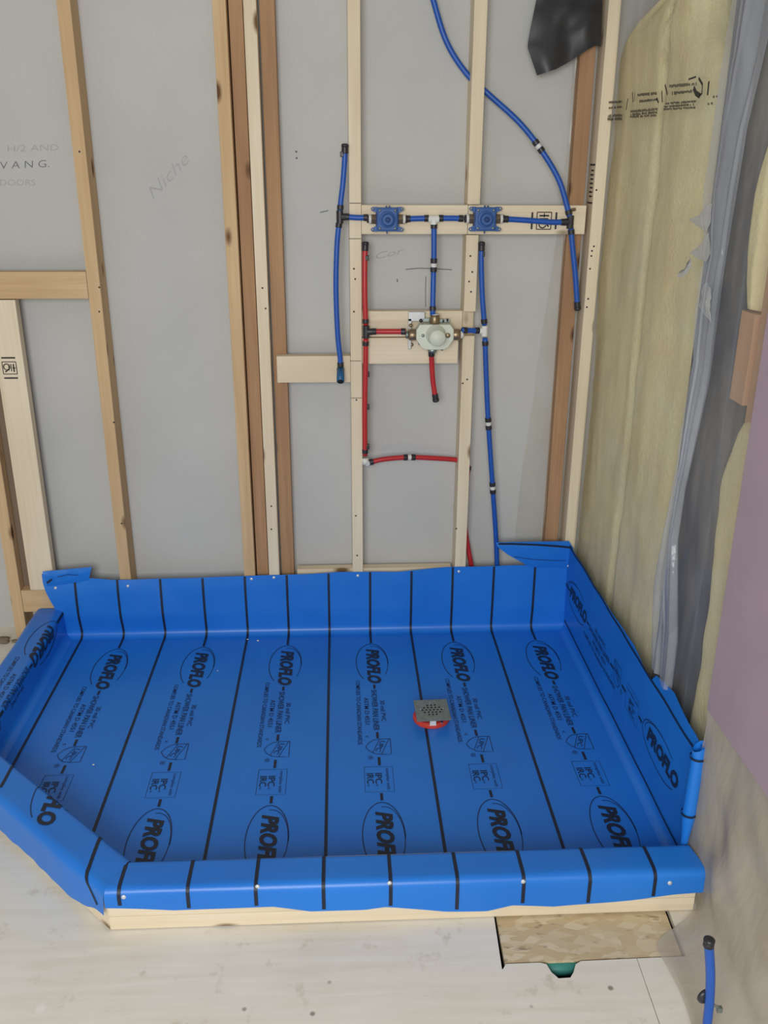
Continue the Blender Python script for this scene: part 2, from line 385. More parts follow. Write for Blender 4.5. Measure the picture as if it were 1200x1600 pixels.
lumber('blocking_board', [((-0.214, D, zc0), (0.0335, D + 0.038, zc1))], M_white, 'pale block between clustered studs and centre stud', 'board', 'blocking between studs', 'X')
z1a, z1b = atY(650, 486, D + .02).z, atY(650, 526.5, D + .02).z; z2b = atY(650, 568, D + .02).z
lumber('blocking_board', [((0.0728, D + 0.02, z1b + .001), (0.4095, D + 0.058, z1a))], M_white, 'pale upper block of the pair behind the mixing valve', 'board', 'blocking between studs', 'X')
lumber('blocking_board', [((0.0728, D + 0.015, z2b), (0.398, D + 0.053, z1b - .002))], M_white, 'pale lower block of the pair behind the mixing valve', 'board', 'blocking between studs', 'X')
lumber('bottom_plate', [((-1.171, D, 0.105), (-1.0, D + 0.085, 0.192))], M_tan, 'short tan plate under the flat pale board at left', 'board', axis='X')
lumber('bottom_plate', [((-0.99, D + 0.001, 0.0), (0.85, D + 0.088, 0.037))], M_tan, 'long bottom plate behind the back of the blue liner', 'board', axis='X')
lumber('blocking_board', [((-0.17, D + 0.02, 0.16), (0.40, D + 0.058, 0.249))], M_white, 'pale backing board just above the blue liner at centre', 'board', 'blocking between studs', 'X')
# nail heads / cut marks on the centre stud face
def marks_on(o, pts, y, wd=0.004):
    bm = NB()
    for p in pts:
        if len(p) == 2: cyl(bm, atY(p[0], p[1], y - 0.0006), atY(p[0], p[1], y - 0.0006) + V((0, .0006, 0)), wd / 2 * 1.6, n=8)
        else: ribbon3(bm, [atY(p[0], p[1], y - .0005), atY(p[2], p[3], y - .0005)], wd * 0.5, (0, -1, 0))
    ho = obj('nail_hole', bm, M_stamp, o); ho['kind'] = 'stuff'; return ho
marks_on(S['mid'], [(553, 487), (557, 625), (548, 622, 565, 622), (547, 564, 564, 564), (556, 806), (558, 868), (546, 317.5, 564, 317.5), (545, 373, 564, 373), (553, 420), (555, 436)], D)
marks_on(S['right'], [(730, 593), (723, 599), (713, 826), (735, 400), (738, 425), (733, 440), (736, 456)], D)
marks_on(S['corner'], [(932, 297), (928, 385), (924, 400), (922, 420), (919, 467), (917, 480), (925, 392)], D)
marks_on(S['left'], [(124, 237), (155, 449), (155, 487), (178, 660), (190, 818)], D)
marks_on(S['c3'], [(410, 450), (415, 482), (424, 791), (424, 827)], D)
def stamp(parent, cx, cy, h, y, rot=0, txt=('HT', '19')):
    """lumber grade stamp: framed emblem flanked by two bars"""
    c = atY(cx, cy, y - 0.0007); bm = NB(); q = Matrix.Rotation(rot, 3, 'Y')
    def P(a, b): return c + q @ V((a * h, 0, b * h))
    def rib(pts, wd): ribbon3(bm, [P(*p) for p in pts], wd * h, (0, -1, 0))
    rib([(-.75, -.5), (-.75, .5)], .12); rib([(.75, -.5), (.75, .5)], .12)
    rib([(-.45, .5), (.45, .5)], .06); rib([(-.45, -.5), (.45, -.5)], .06); rib([(-.45, -.5), (-.45, .5)], .06); rib([(.45, -.5), (.45, .5)], .06)
    rib([(-.3, .3), (.3, .3)], .1); rib([(-.3, .12), (.25, .12)], .07); rib([(0, .45), (0, .2)], .06)
    rib([(.22 * math.cos(a) - .08, .22 * math.sin(a) - .2) for a in [i * .4 for i in range(16)]], .08); rib([(.1, -.1), (.3, -.35)], .1); rib([(-.25, -.05), (.2, -.05)], .05)
    so = obj('grade_stamp', bm, M_stamp, parent); so['kind'] = 'stuff'; return so
stamp(flat, 15, 575, 0.045, D, math.radians(90)); stamp(blk_r, 850, 345, 0.052, D)
bm = NB()
cs = V((0.8135 - 0.0006, D + 0.035, 1.585))
for k in range(7): bx(bm, (cs.x - .0003, cs.y - .02, cs.z - .04 + k * .013), (cs.x, cs.y + .012 + .006 * (k % 2), cs.z - .035 + k * .013))
bx(bm, (cs.x - .0003, cs.y - .03, cs.z + .055), (cs.x, cs.y + .03, cs.z + .06)); bx(bm, (cs.x - .0003, cs.y - .03, cs.z - .06), (cs.x, cs.y + .03, cs.z - .055))
obj('grade_stamp', bm, M_stamp, S['corner'])['kind'] = 'stuff'

# ------------------------------------------------------------------ shower pan: plan
BL, LC, FC, FR, BR = V((-1.025, D - .004)), V((-1.025, 2.207)), V((-0.506, 1.707)), V((XR - .004, 1.707)), V((XR - .004, D - .004))
R0 = 0.025; CT = 0.117
def arc(cx, cz, r, a0, a1, n): return [(cx + r * math.cos(math.radians(a0 + (a1 - a0) * i / n)), cz + r * math.sin(math.radians(a0 + (a1 - a0) * i / n))) for i in range(n + 1)]
def densify(p, step=0.006):
    out = [p[0]]
    for a, b in zip(p, p[1:]):
        n = max(1, int(math.hypot(b[0] - a[0], b[1] - a[1]) / step))
        out += [(a[0] + (b[0] - a[0]) * k / n, a[1] + (b[1] - a[1]) * k / n) for k in range(1, n + 1)]
    return out
def profile(pts):
    pts = densify(pts); s = [0.0]
    for a, b in zip(pts, pts[1:]): s.append(s[-1] + math.hypot(b[0] - a[0], b[1] - a[1]))
    return pts, s
UP = profile(arc(-R0, R0, R0, -90, 0, 8) + [(0.0, 0.5)])
CURB = profile(arc(-R0, R0, R0, -90, 0, 8) + arc(.014, CT - .014, .014, 180, 90, 6) + arc(.097 - .016, CT - .016, .016, 90, 0, 7) + [(.0975, 0.002), (.0975, -0.2)])
EDG = {'left': (BL, LC, CURB), 'diag': (LC, FC, CURB), 'front': (FC, FR, CURB), 'right': (FR, BR, UP), 'back': (BR, BL, UP)}
def wave(name, x, y, t, s):
    if name == 'back':
        k = smoothstep(.02, .12, s) * (0.35 + .65 * smoothstep(.30, .2, s))
        left = smoothstep(-.2, -.8, x)
        return k * (.006 + .006 * N(x * 3.1, 4) + .010 * left * (0.8 + N(x * 4.3, 9, s * 4)) + .003 * N(x * 11, s * 7, 3))
    if name == 'right':
        k = smoothstep(.0, .12, s)
        return k * (.006 + .006 * N(y * 2.6, 1) + .004 * N(y * 6, s * 6, 2))
    if name == 'front':
        k = smoothstep(.10, .2, s)
        return k * (.003 + .0045 * N(x * 4.2, s * 5, 6) + .004 * smoothstep(.27, .36, s) * (0.7 + N(x * 6.5, 2)))
    if name == 'diag':
        k = smoothstep(.03, .2, s)
        return k * (.004 + .006 * N(t * 6, s * 9, 16) + .006 * smoothstep(.26, .36, s) * (0.6 + N(t * 9, 5)))
    return smoothstep(.03, .15, s) * (.003 + .004 * N(y * 4, s * 8, 11))
def prof_at(P, s):
    pts, ss = P
    if s <= 0: return (-R0 + s, 0.0, 0.0, 1.0)
    lo, hi = 0, len(ss) - 1
    while hi - lo > 1:
        m = (lo + hi) // 2
        if ss[m] <= s: lo = m
        else: hi = m
    f = min(1.0, (s - ss[lo]) / (ss[hi] - ss[lo]))
    (h0, z0), (h1, z1) = pts[lo], pts[hi]; dh, dz = (h1 - h0), (z1 - z0); L = math.hypot(dh, dz)
    return (h0 + dh * f, z0 + dz * f, -dz / L, dh / L)      # normal points to the room side / up
def edge_point(name, t, s, off=0.0, lean=None):
    A, B, P = EDG[name]; e = (B - A).normalized(); n = V((e.y, -e.x)); h, z, nh, nz = prof_at(P, s)
    b = A + e * t; wv = wave(name, b.x, b.y, t, s) + off
    return V((b.x + n.x * (h + nh * wv), b.y + n.y * (h + nh * wv), z + nz * wv))
def sheet_map(u, v, off):
    """where a point of the flat membrane ends up once it is folded into the pan"""
    best, bn, bt = -9, None, 0
    p = V((u, v))
    for nme, (A, B, P) in EDG.items():
        e = (B - A).normalized(); n = V((e.y, -e.x)); d = (p - A).dot(n)
        if d > best: best, bn, bt = d, nme, (p - A).dot(e)
    if best <= -R0: return V((u, v, off))
    return edge_point(bn, bt, best + R0, off)

liner = empty('shower_pan_liner', (0, 2.3, 0))
tag(liner, 'bright blue printed shower pan membrane folded up the walls and over the curb', 'shower liner')
bm = NB()
def poly_inset(d):
    pts = [BL, LC, FC, FR, BR]; out = []
    for i, p in enumerate(pts):
        a, b = pts[i - 1], pts[(i + 1) % 5]; e1 = (p - a).normalized(); e2 = (b - p).normalized()
        n1, n2 = V((e1.y, -e1.x)), V((e2.y, -e2.x)); m = (n1 + n2); m = m / (m.dot(n1)); out.append(p + m * d)
    return out
INS = poly_inset(-R0)
obj('floor_sheet', prism(NB(), [(p.x, p.y) for p in INS], -0.0005, 0.0), M_liner, liner)
def strip(name, part, nt, ns, tA, tB, send):
    bm = NB(); A, B, P = EDG[name]; L = (B - A).length
    def f(i, j):
        tm = (L) * i; se = send(tm); s = se * j; h = prof_at(P, s)[0]
        t0, t1 = tA(h, s), tB(L, h, s); t = t0 + (t1 - t0) * i
        return edge_point(name, t, s)
    grid(bm, f, nt, ns); bmesh.ops.recalc_face_normals(bm, faces=bm.faces)
    return obj(part, bm, M_liner, liner, True)
def mitre(p0, p1, p2):
    e1 = (p1 - p0).normalized(); e2 = (p2 - p1).normalized(); n1, n2 = V((e1.y, -e1.x)), V((e2.y, -e2.x)); m = n1 + n2; m = m / m.dot(n1)
    return m.dot(e1)          # run-on along edge 1 per unit of offset
mLC, mFC = mitre(BL, LC, FC), mitre(LC, FC, FR)
BT = [(-1.2, .25), (-1.08, .258), (-.93, .268), (-.907, .247), (-.782, .236), (-.533, .236), (-.251, .241), (-.086, .243), (.008, .249), (.22, .246), (.39, .261), (.546, .261), (.618, .264), (.9, .263)]
sz = lambda z: z + R0 * (math.pi / 2 - 1)         # arc length that reaches height z on an upturn
strip('back', 'back_upturn', 190, 44, lambda h, s: 0.0, lambda L, h, s: L + .055 * smoothstep(.05, .26, s) + .004, lambda t: sz(lerp_list(BR.x - t, BT)))
RT = [(1.70, .37), (1.747, .378), (1.784, .38), (1.9, .398), (1.99, .380), (2.03, .372), (2.06, .340), (2.083, .337), (2.22, .36), (2.4, .351), (2.61, .345), (3.02, .348)]
strip('right', 'side_upturn', 150, 56, lambda h, s: .034 - .02 * s, lambda L, h, s: L, lambda t: sz(lerp_list(FR.y + t, RT)))
SFULL = CURB[1][-1] - 0.202                      # arc length to the floor on the curb's outer face
HEM = [(-.6, .066), (-.508, .071), (-.438, .064), (-.358, .055), (-.208, .058), (-.139, .059), (-.056, .042), (.068, .042), (.112, .048), (.252, .029), (.349, .026), (.401, .039), (.498, .031), (.558, .036), (.677, .044), (.767, .054), (.85, .058)]
strip('front', 'front_curb_wrap', 200, 64, lambda h, s: -mFC * h if True else 0, lambda L, h, s: L - .02 - .02 * smoothstep(.08, .02, s) + .012 * smoothstep(.1, .2, s) - .04 * smoothstep(.27, .36, s), lambda t: SFULL - lerp_list(FC.x + t, HEM))
strip('diag', 'diagonal_curb_wrap', 100, 64, lambda h, s: -mLC * h, lambda L, h, s: L + mFC * h, lambda t: SFULL - (.016 + .010 * N(t * 7, 3) + .006 * N(t * 23, 8) + .035 * smoothstep(.62, .72, t)))
strip('left', 'side_curb_wrap', 80, 50, lambda h, s: 0, lambda L, h, s: L + mLC * h, lambda t: SFULL - .03)

# print on the membrane
class Flat:
    def __init__(s): s.bm = NB()
    def poly(s, pts):
        try: s.bm.faces.new([s.bm.verts.new((p[0], p[1], 0)) for p in pts])
        except ValueError: pass
    def rect(s, u0, u1, v0, v1): s.poly([(u0, v0), (u1, v0), (u1, v1), (u0, v1)])
    def rib(s, pts, wd):
        L, R = [], []
        for i, p in enumerate(pts):
            a, b = pts[max(0, i - 1)], pts[min(len(pts) - 1, i + 1)]; tx, ty = b[0] - a[0], b[1] - a[1]; l = math.hypot(tx, ty) or 1
            L.append((p[0] - ty / l * wd / 2, p[1] + tx / l * wd / 2)); R.append((p[0] + ty / l * wd / 2, p[1] - tx / l * wd / 2))
        for i in range(len(pts) - 1): s.poly([L[i], R[i], R[i + 1], L[i + 1]])
    def text(s, txt, u0, u1, v0, v1, shear=0.0, bold=0.0):
        """reads towards the camera: starts at v0 (back), ends at v1; letter feet at u0, heads at u1"""
        vs, fs = text2d(txt, shear, bold); vv = [s.bm.verts.new((u0 + (u1 - u0) * b, v0 + (v1 - v0) * a, 0)) for a, b in vs]
        for f in fs:
            try: s.bm.faces.new([vv[i] for i in f])
            except ValueError: pass
    def rtext(s, txt, cu, cv, wd, ht, ang, bold=0.0):
        vs, fs = text2d(txt, 0, bold); ca, sa = math.cos(ang), math.sin(ang)
        vv = [s.bm.verts.new((cu + (a - .5) * wd * ca - (b - .5) * ht * sa, cv + (a - .5) * wd * sa + (b - .5) * ht * ca, 0)) for a, b in vs]
        for f in fs:
            try: s.bm.faces.new([vv[i] for i in f])
            except ValueError: pass
    def build(s, name, mat, off=0.0012, parent=None, stuff=True):
        bm = s.bm
        if not bm.verts: bm.free(); return
        for nme, (A, B, P) in EDG.items():
            e = (B - A).normalized(); n = V((e.y, -e.x))
            dm = max((V((v.co.x, v.co.y)) - A).dot(n) for v in bm.verts)
            d = -R0
            while d < dm:
                g = bm.verts[:] + bm.edges[:] + bm.faces[:]
                bmesh.ops.bisect_plane(bm, geom=g, plane_co=(A.x + n.x * d, A.y + n.y * d, 0), plane_no=(n.x, n.y, 0))
                d += .005
        for v in bm.verts: v.co = sheet_map(v.co.x, v.co.y, off)
        bmesh.ops.recalc_face_normals(bm, faces=bm.faces)
        o = obj(name, bm, mat, parent or liner)
        if stuff: o['kind'] = 'stuff'
        return o
U0, DU, LW = -0.0546, 0.1524, 0.0085
def logo(fl, fb, uc, dv):
    fb.text('PROFLO', uc - .021, uc + .027, 2.878 + dv, 2.646 + dv, 0.25, 0.05)
    cv, av, au = 2.784 + dv, .132, .056
    fl.rib([(uc - .001 + au * math.cos(a), cv + av * math.sin(a)) for a in [math.radians(-5 + 205 * i / 40) for i in range(41)]][::1], .0028)
    fl.rib([(uc - .001 + au * math.cos(a), cv + av * math.sin(a)) for a in [math.radians(200 + 35 * i / 10) for i in range(11)]], .0028)
    fl.rib([(uc + .004 + .05 * math.cos(a), cv - .004 + .118 * math.sin(a)) for a in [math.radians(-42 + 140 * i / 30) for i in range(31)]], .0022)
def rest(fl, fb, uc):
    fb.rect(uc - .003, uc + .005, 2.612, 2.637)
    fl.text('SHOWER PAN LINER', uc - .011, uc + .008, 2.605, 2.372, 0.1, 0.012); fb.rect(uc - .004, uc + .004, 2.33, 2.362)
    fl.text('30 mil PVC', uc + .016, uc + .031, 2.54, 2.42, 0.05, 0.008)
    fl.text('ASTM D 4551', uc - .036, uc - .021, 2.558, 2.405, 0.05, 0.008)
    fl.text('COMPLIES TO CANADIAN STANDARDS', uc - .061, uc - .047, 2.665, 2.30, 0.0, 0.008)
    sh = [(.038, 2.326), (0.01, 2.326), (-.012, 2.322), (-.028, 2.307), (-.038, 2.2875), (-.028, 2.268), (-.012, 2.253), (.01, 2.249), (.038, 2.249), (.038, 2.326)]
    fl.rib([(uc + a, b) for a, b in sh], .0022); fl.rib([(uc + .034, 2.326), (uc + .008, 2.249)], .002); fl.rib([(uc + .006, 2.326), (uc - .018, 2.258)], .002)
    fl.rtext('UPC', uc + .0065, 2.289, .055, .016, math.radians(-109), .01)
    fl.text('c', uc - .036, uc - .028, 2.344, 2.334); fl.text('®', uc - .032, uc - .017, 2.243, 2.226)
    fb.rect(uc - .004, uc + .004, 2.197, 2.235)
    bxs = [(-.045, 2.19), (.037, 2.19), (.037, 2.077), (-.045, 2.077), (-.045, 2.19)]
    fl.rib([(uc + a, b) for a, b in bxs], .0014)
    fb.text('IPC', uc - .015, uc + .005, 2.160, 2.113, 0, .01); fb.text('IRC', uc - .039, uc - .019, 2.160, 2.113, 0, .01)
    fl.text('®', uc - .014, uc - .007, 2.109, 2.101); fl.text('®', uc - .038, uc - .031, 2.109, 2.101)
    fl.text('complies with', uc + .014, uc + .027, 2.183, 2.086, 0, 0)
    fb.rect(uc - .004, uc + .004, 2.04, 2.07)
def vtop(u): return BL.y + lerp_list(u, BT) - .012
def curb_len(t=0): return SFULL - R0
for k in range(-7, 9):
    uc = U0 + DU * k; fl, fb, ln = Flat(), Flat(), Flat()
    def line(v0, v1):
        n = max(1, int(abs(v1 - v0) / .03))
        for i in range(n): ln.rect(uc - LW / 2, uc + LW / 2, v1 + (v0 - v1) * i / n, v1 + (v0 - v1) * (i + 1) / n)
    on_side = uc > BR.x or uc < BL.x
    if uc > FC.x - .03: vend = FC.y - (SFULL - R0 - lerp_list(uc, HEM) - .006)
    elif uc > LC.x:
        tt = (uc - FC.x) / (LC.x - FC.x); vf = FC.y + tt * (LC.y - FC.y); vend = vf - (SFULL - R0 - .06) / .72
        if k == -4: vend = vf - .335
        if k == -5: vend = vf - .30
        if k == -6: vend = vf - .24
    else: vend = 2.25
    if uc > BR.x: vend = 1.77
    v0 = vtop(uc) if not on_side else BL.y - .01
    if k % 2 == 0:
        if k == -6: line(v0, vend)
        else: line(v0, vend)
        ln.build('printed_line', M_ink, stuff=False)
    else:
        line(v0, 2.922)
        logo(fl, fb, uc, 0); rest(fl, fb, uc)
        if k != -7:
            logo(fl, fb, uc, -.8847)
            if not on_side and vend < 1.72 and k != -5:
                ln.build('printed_line', M_ink, stuff=False); ln = Flat(); line(1.728, vend)
        if k in (-7, 7):                       # keep the print on the piece of membrane that is there
            for f_ in (fl, fb):
                lim = 2.25 if k == -7 else 1.70
                bmesh.ops.bisect_plane(f_.bm, geom=f_.bm.verts[:] + f_.bm.edges[:] + f_.bm.faces[:], plane_co=(0, lim, 0), plane_no=(0, 1, 0), clear_inner=True)
        if k == 7:
            for f_ in (fl, fb):
                for v_ in f_.bm.verts: v_.co.y += .065
        ln.build('printed_line', M_ink, stuff=False); fb.build('printed_logo', M_ink); fl.build('printed_lettering', M_ink2)

# folded corners
def fold(part, px_poly, Y, bulge, mat=M_liner):
    P = [atY(x, y, Y) for x, y in px_poly]; c = sum(P, V()) / len(P); bm = NB(); rings = []
    for k in range(7):
        f = 1 - k / 6; rings.append([bm.verts.new(c + (p - c) * f + V((0, -bulge * (1 - f ** 2.2), 0))) for p in P])
    for a, b in zip(rings, rings[1:]):
        for i in range(len(P)): bm.faces.new((a[i], a[(i + 1) % len(P)], b[(i + 1) % len(P)], b[i]))
    bmesh.ops.remove_doubles(bm, verts=bm.verts, dist=1e-5); bmesh.ops.recalc_face_normals(bm, faces=bm.faces)
    return obj(part, bm, mat, liner, True)
def flap(lt, rt, Y, fwd, n=14):
    bm = NB(); tab = lambda T, k: [(q[2], q[k]) for q in T]
    def f(i, j):
        xl, yl, xr, yr = (lerp_list(j, tab(T, k)) for T, k in ((lt, 0), (lt, 1), (rt, 0), (rt, 1)))
        return atY(xl + (xr - xl) * i, yl + (yr - yl) * i, Y - fwd * (math.sin(j * math.pi) * .6 + (1 - j) * .5) * (1 - .5 * i) - .002 * N(i * 4, j * 3, 7))
    grid(bm, f, n * 2, n); bmesh.ops.recalc_face_normals(bm, faces=bm.faces); return obj('corner_fold', bm, M_liner, liner, True)
flap([(775, 847.5, 0), (777, 854, .25), (794, 867, .55), (814, 878, .8), (828, 886, 1)], [(889, 845.5, 0), (896, 857, .3), (891, 887, 1)], D - .014, .010)
bm = NB(); ribbon3(bm, [atY(x, y, D - .0285) for x, y in ((779, 850), (800, 850), (840, 851.5), (870, 853.5), (893, 856))], .007, (0, -1, 0)); obj('printed_line', bm, M_ink, liner)
bm = NB(); ribbon3(bm, [atY(x, y, D - .0285) for x, y in ((803, 870), (830, 874), (860, 876), (884, 876))], .002, (0, -1, 0)); obj('crease', bm, M_ink2, liner)  # flat dark ribbon paints the shaded line of the fold
flap([(66, 893, 0), (70, 904, .5), (75, 919, 1)], [(143, 886, 0), (141, 896, .5), (138, 909, 1)], D - .012, .012)
bm = NB(); ribbon3(bm, [atY(x, y, D - .0285) for x, y in ((73, 911), (81, 905.5))], .007, (0, -1, 0)); obj('printed_line', bm, M_ink, liner); bm = NB(); ribbon3(bm, [atY(x, y, D - .0285) for x, y in ((90, 902), (105, 898), (121, 899))], .002, (0, -1, 0)); obj('crease', bm, M_ink2, liner)  # second ribbon paints the fold's shade as a thin dark line
# rolled vertical end of the side upturn near the front curb
bm = NB(); p0, p1 = V((XR - .022, 1.722, .10)), V((XR - .014, 1.734, .374))
def rollf(i, j):
    c = p0 + (p1 - p0) * j; a = math.radians(-20 + 470 * i); r = (.0175 - .006 * i) * (.55 + .45 * smoothstep(0, .35, j))
    return c + V((r * math.cos(a), -r * math.sin(a), .012 * math.cos(a) * (1 if j > .97 else 0)))
grid(bm, rollf, 40, 26); obj('rolled_edge', bm, M_liner, liner, True)
for zz in (.345, .19):
    bm = NB()
    j = (zz - p0.z) / (p1.z - p0.z); c = p0 + (p1 - p0) * j; ring = []
    for q in range(25):
        a = math.radians(-20 + 330 * q / 24); r = .0184 * (.55 + .45 * smoothstep(0, .35, j)) ; ring.append((bm.verts.new(c + V((r * math.cos(a), -r * math.sin(a), -.003))), bm.verts.new(c + V((r * math.cos(a), -r * math.sin(a), .003)))))
    for a, b in zip(ring, ring[1:]): bm.faces.new((a[0], b[0], b[1], a[1]))
    obj('printed_line', bm, M_ink, liner)
# nails that hold the membrane
def nail(p, n):
    n = V(n).normalized(); bm = NB(); lathe(bm, p - n * .001, n, [(0, .0055), (.0022, .0055), (.0034, .003), (.0036, 0)], 12); return obj('nail', bm, M_nail, liner, True)
for x, y in ((88, 917), (201, 913), (393, 904), (428, 902), (559, 899), (717, 893), (887, 882)):
    p = atY(x, y, D - .006); pz = edge_point('back', BR.x - p.x, sz(p.z)); nail(V((p.x, pz.y if x != 887 else D - .02, p.z)), (0, -1, .1))
for x, y in ((193, 1404), (402, 1391), (609, 1385), (818, 1381), (1047, 1382)):
    p = atY(x, y, 1.605); ss = SFULL - p.z; q = edge_point('front', p.x - FC.x, ss); nail(q, (0, -1, .12))
# white crumbs lying on the membrane
for x, y, s, lab in ((387, 999, .006, 'white plaster crumb on the liner, left of the pair by the back fold'), (403, 1001, .0075, 'largest white plaster crumb on the liner, right of the pair by the back fold'),
                     (340, 1048, .004, 'tiny white crumb on the liner beside the second logo oval'), (146, 1195, .006, 'white crumb alone on the liner near the angled curb')):
    p = atZ(x, y, 0.002); bm = NB(); bmesh.ops.create_icosphere(bm, subdivisions=1, radius=s * .6)
    for v in bm.verts: v.co = V((v.co.x * (1 + .5 * N(v.co.x * 300, v.co.y * 300, x)), v.co.y * (1 + .3 * N(v.co.z * 300, x)), v.co.z * .5))
    o = obj('plaster_crumb', bm, M_whitefit); o.location = (p.x, p.y, .0025); tag(o, lab, 'crumb', 'plaster crumbs on the liner')

# curb lumber under the membrane
def off(A, B, C, d):
    e1 = (B - A).normalized(); e2 = (C - B).normalized(); n1, n2 = V((e1.y, -e1.x)), V((e2.y, -e2.x)); m = n1 + n2; return B + m / m.dot(n1) * d
i_, o_ = .003, .092
LCi, LCo, FCi, FCo = off(BL, LC, FC, i_), off(BL, LC, FC, o_), off(LC, FC, FR, i_), off(LC, FC, FR, o_)
XE = XR - .026
curbs = {'front': ([(FCi.x, FCi.y), (FCo.x, FCo.y), (XE, FCo.y), (XE, FCi.y)], 'front shower curb of stacked pale boards under the blue liner'),
         'diag': ([(LCi.x, LCi.y), (LCo.x, LCo.y), (FCo.x, FCo.y), (FCi.x, FCi.y)], 'angled shower curb of stacked pale boards cutting the left front corner'),
         'left': ([(BL.x - i_, D - .008), (BL.x - o_, D - .008), (LCo.x, LCo.y), (LCi.x, LCi.y)], 'left side shower curb of stacked boards running back to the wall')}
for nme, (poly, lab) in curbs.items():
    c = V((sum(p[0] for p in poly) / 4, sum(p[1] for p in poly) / 4, 0)); cu_ = empty('shower_curb', c); tag(cu_, lab, 'curb')
    for k in range(3):
        bm = prism(NB(), [(p[0] - c.x, p[1] - c.y) for p in poly], .0005 + .038 * k, .0375 + .038 * k, .002)
        e = V(poly[2]) - V(poly[1]); a = math.atan2(e.y, e.x)
        rot = Matrix.Rotation(a, 4, 'Z') @ Matrix.Rotation(math.radians(90), 4, 'Y')
        bmesh.ops.transform(bm, matrix=rot.inverted(), verts=bm.verts)
        o = obj('curb_board', bm, M_white); o.rotation_euler = rot.to_euler(); o.parent = cu_

# ------------------------------------------------------------------ floor drain
drain = empty('floor_drain', (.273, 2.425, 0)); tag(drain, 'square galvanized drain cover on a red ring in the blue pan', 'drain')
bm = NB(); lathe(bm, (.272, 2.43, .001), (0, 0, 1), [(0, .058), (.008, .058), (.014, .052), (.014, .036), (.004, .034)], 40); obj('drain_ring', bm, M_redplastic, drain, False)
bm = NB(); lathe(bm, (.272, 2.43, .006), (0, 0, 1), [(0, .03), (.026, .03)], 24); obj('drain_throat', bm, M_whitefit, drain, True)
rotp = Matrix.Translation((.273, 2.422, .036)) @ Matrix.Rotation(math.radians(2), 4, 'Z') @ Matrix.Rotation(math.radians(3), 4, 'X')
bm = NB(); bx(bm, (-.0535, -.054, -.0016), (.0535, .054, .0016), .001); bmesh.ops.transform(bm, matrix=rotp, verts=bm.verts); plate = obj('cover_plate', bm, M_galv, drain)
bm = NB()
for r_, row in enumerate(((-.012, 0, .012), (-.024, -.012, 0, .012, .024), (-.03, -.018, -.006, .006, .018, .03), (-.024, -.012, 0, .012, .024), (-.012, 0, .012))):
    for a in row: cyl(bm, (a, -.024 + .012 * r_, .0013), (a, -.024 + .012 * r_, .0020), .0034, n=10)
bmesh.ops.transform(bm, matrix=rotp, verts=bm.verts); obj('drain_holes', bm, M_holeshade, plate)['kind'] = 'stuff'  # raised dark discs, the holes' inner shade painted on
for a, b in ((0, .038), (-.036, .006), (.036, .006)):
    bm = NB(); lathe(bm, (a, b, .0014), (0, 0, 1), [(0, .004), (.0015, .0035), (.002, 0)], 10); bmesh.ops.transform(bm, matrix=rotp, verts=bm.verts); obj('screw', bm, M_steel, plate, True)
bm = NB(); bx(bm, (.262, 2.374, .010), (.282, 2.384, .033), .002); obj('clip', bm, M_whitefit, drain)
bm = NB(); cyl(bm, (.300, 2.386, .004), (.300, 2.386, .017), .004, n=10); obj('bolt', bm, M_steel, drain)

# ------------------------------------------------------------------ plumbing
PR = 0.0088
def pt(p, dy): return atY(p[0], p[1], D + dy)
def path(pts, dy): return [pt(p[:2], p[2] if len(p) > 2 else dy) for p in pts]
def sub_on(P, s0, s1):
    """piece of a polyline between two fractions of its length"""
    ps = smooth_path(P); L = [0]
    for a, b in zip(ps, ps[1:]): L.append(L[-1] + (b - a).length)
    out = []
    for k in range(5):
        s = (s0 + (s1 - s0) * k / 4) * L[-1]
        for i in range(len(L) - 1):
            if L[i] <= s <= L[i + 1] + 1e-9: out.append(ps[i].lerp(ps[i + 1], (s - L[i]) / max(1e-9, L[i + 1] - L[i]))); break
    return out
def plen(P):
    ps = smooth_path(P); return sum((b - a).length for a, b in zip(ps, ps[1:]))
def pipe(label, pts, mat, dy=-.012, caps=(), rings=(), bands=(), group=None, r=PR):
    P = path(pts, dy); root = empty('water_pipe', P[-1]); tag(root, label, 'pipe', group); L = plen(P)
    obj('tube', tube(NB(), P, r), mat, root, True)
    for e in caps:                                   # closed end: plug plus crimp ring
        a = sub_on(P, 0, min(1, .022 / L)) if e == 0 else sub_on(P, 1 - min(1, .022 / L), 1)
        obj('crimp_ring', tube(NB(), a, r * 1.22), M_black, root, True)
        tip = P[0] if e == 0 else P[-1]; d = (P[0] - P[1]).normalized() if e == 0 else (P[-1] - P[-2]).normalized()
        bm = NB(); lathe(bm, tip, d, [(-.004, r * 1.3), (.004, r * 1.3), (.007, r * .8)], 14); obj('end_plug', bm, M_black, root, True)
    for f in rings: obj('crimp_ring', tube(NB(), sub_on(P, max(0, f - .007 / L), min(1, f + .007 / L)), r * 1.22), M_black, root, True)
    for f in bands:                                  # coupling: two crimps with a bright collar between
        for s in (-1, 1): obj('crimp_ring', tube(NB(), sub_on(P, f + (s * .014 - .007) / L, f + (s * .014 + .007) / L), r * 1.25), M_black, root, True)
        obj('coupling', tube(NB(), sub_on(P, f - .006 / L, f + .006 / L), r * 1.1), M_whitefit, root, True)
    return root
def tee(root, c, arms, mat, r=.011, ln=.02):
    bm = NB(); c = V(c)
    for a in arms: cyl(bm, c, c + V(a).normalized() * ln, r, n=14)
    return obj('tee', bm, mat, root)
def clip(root, p, mat=M_black):
    p = V(p); bm = NB(); bx(bm, p - V((.006, .008, .008)), p + V((.006, .012, .008)), .002); return obj('pipe_clip', bm, mat, root)
TL, TR_, TC, TM, TB = (531, 339), (891, 347), (677.5, 342), (572, 518.5), (757, 517)
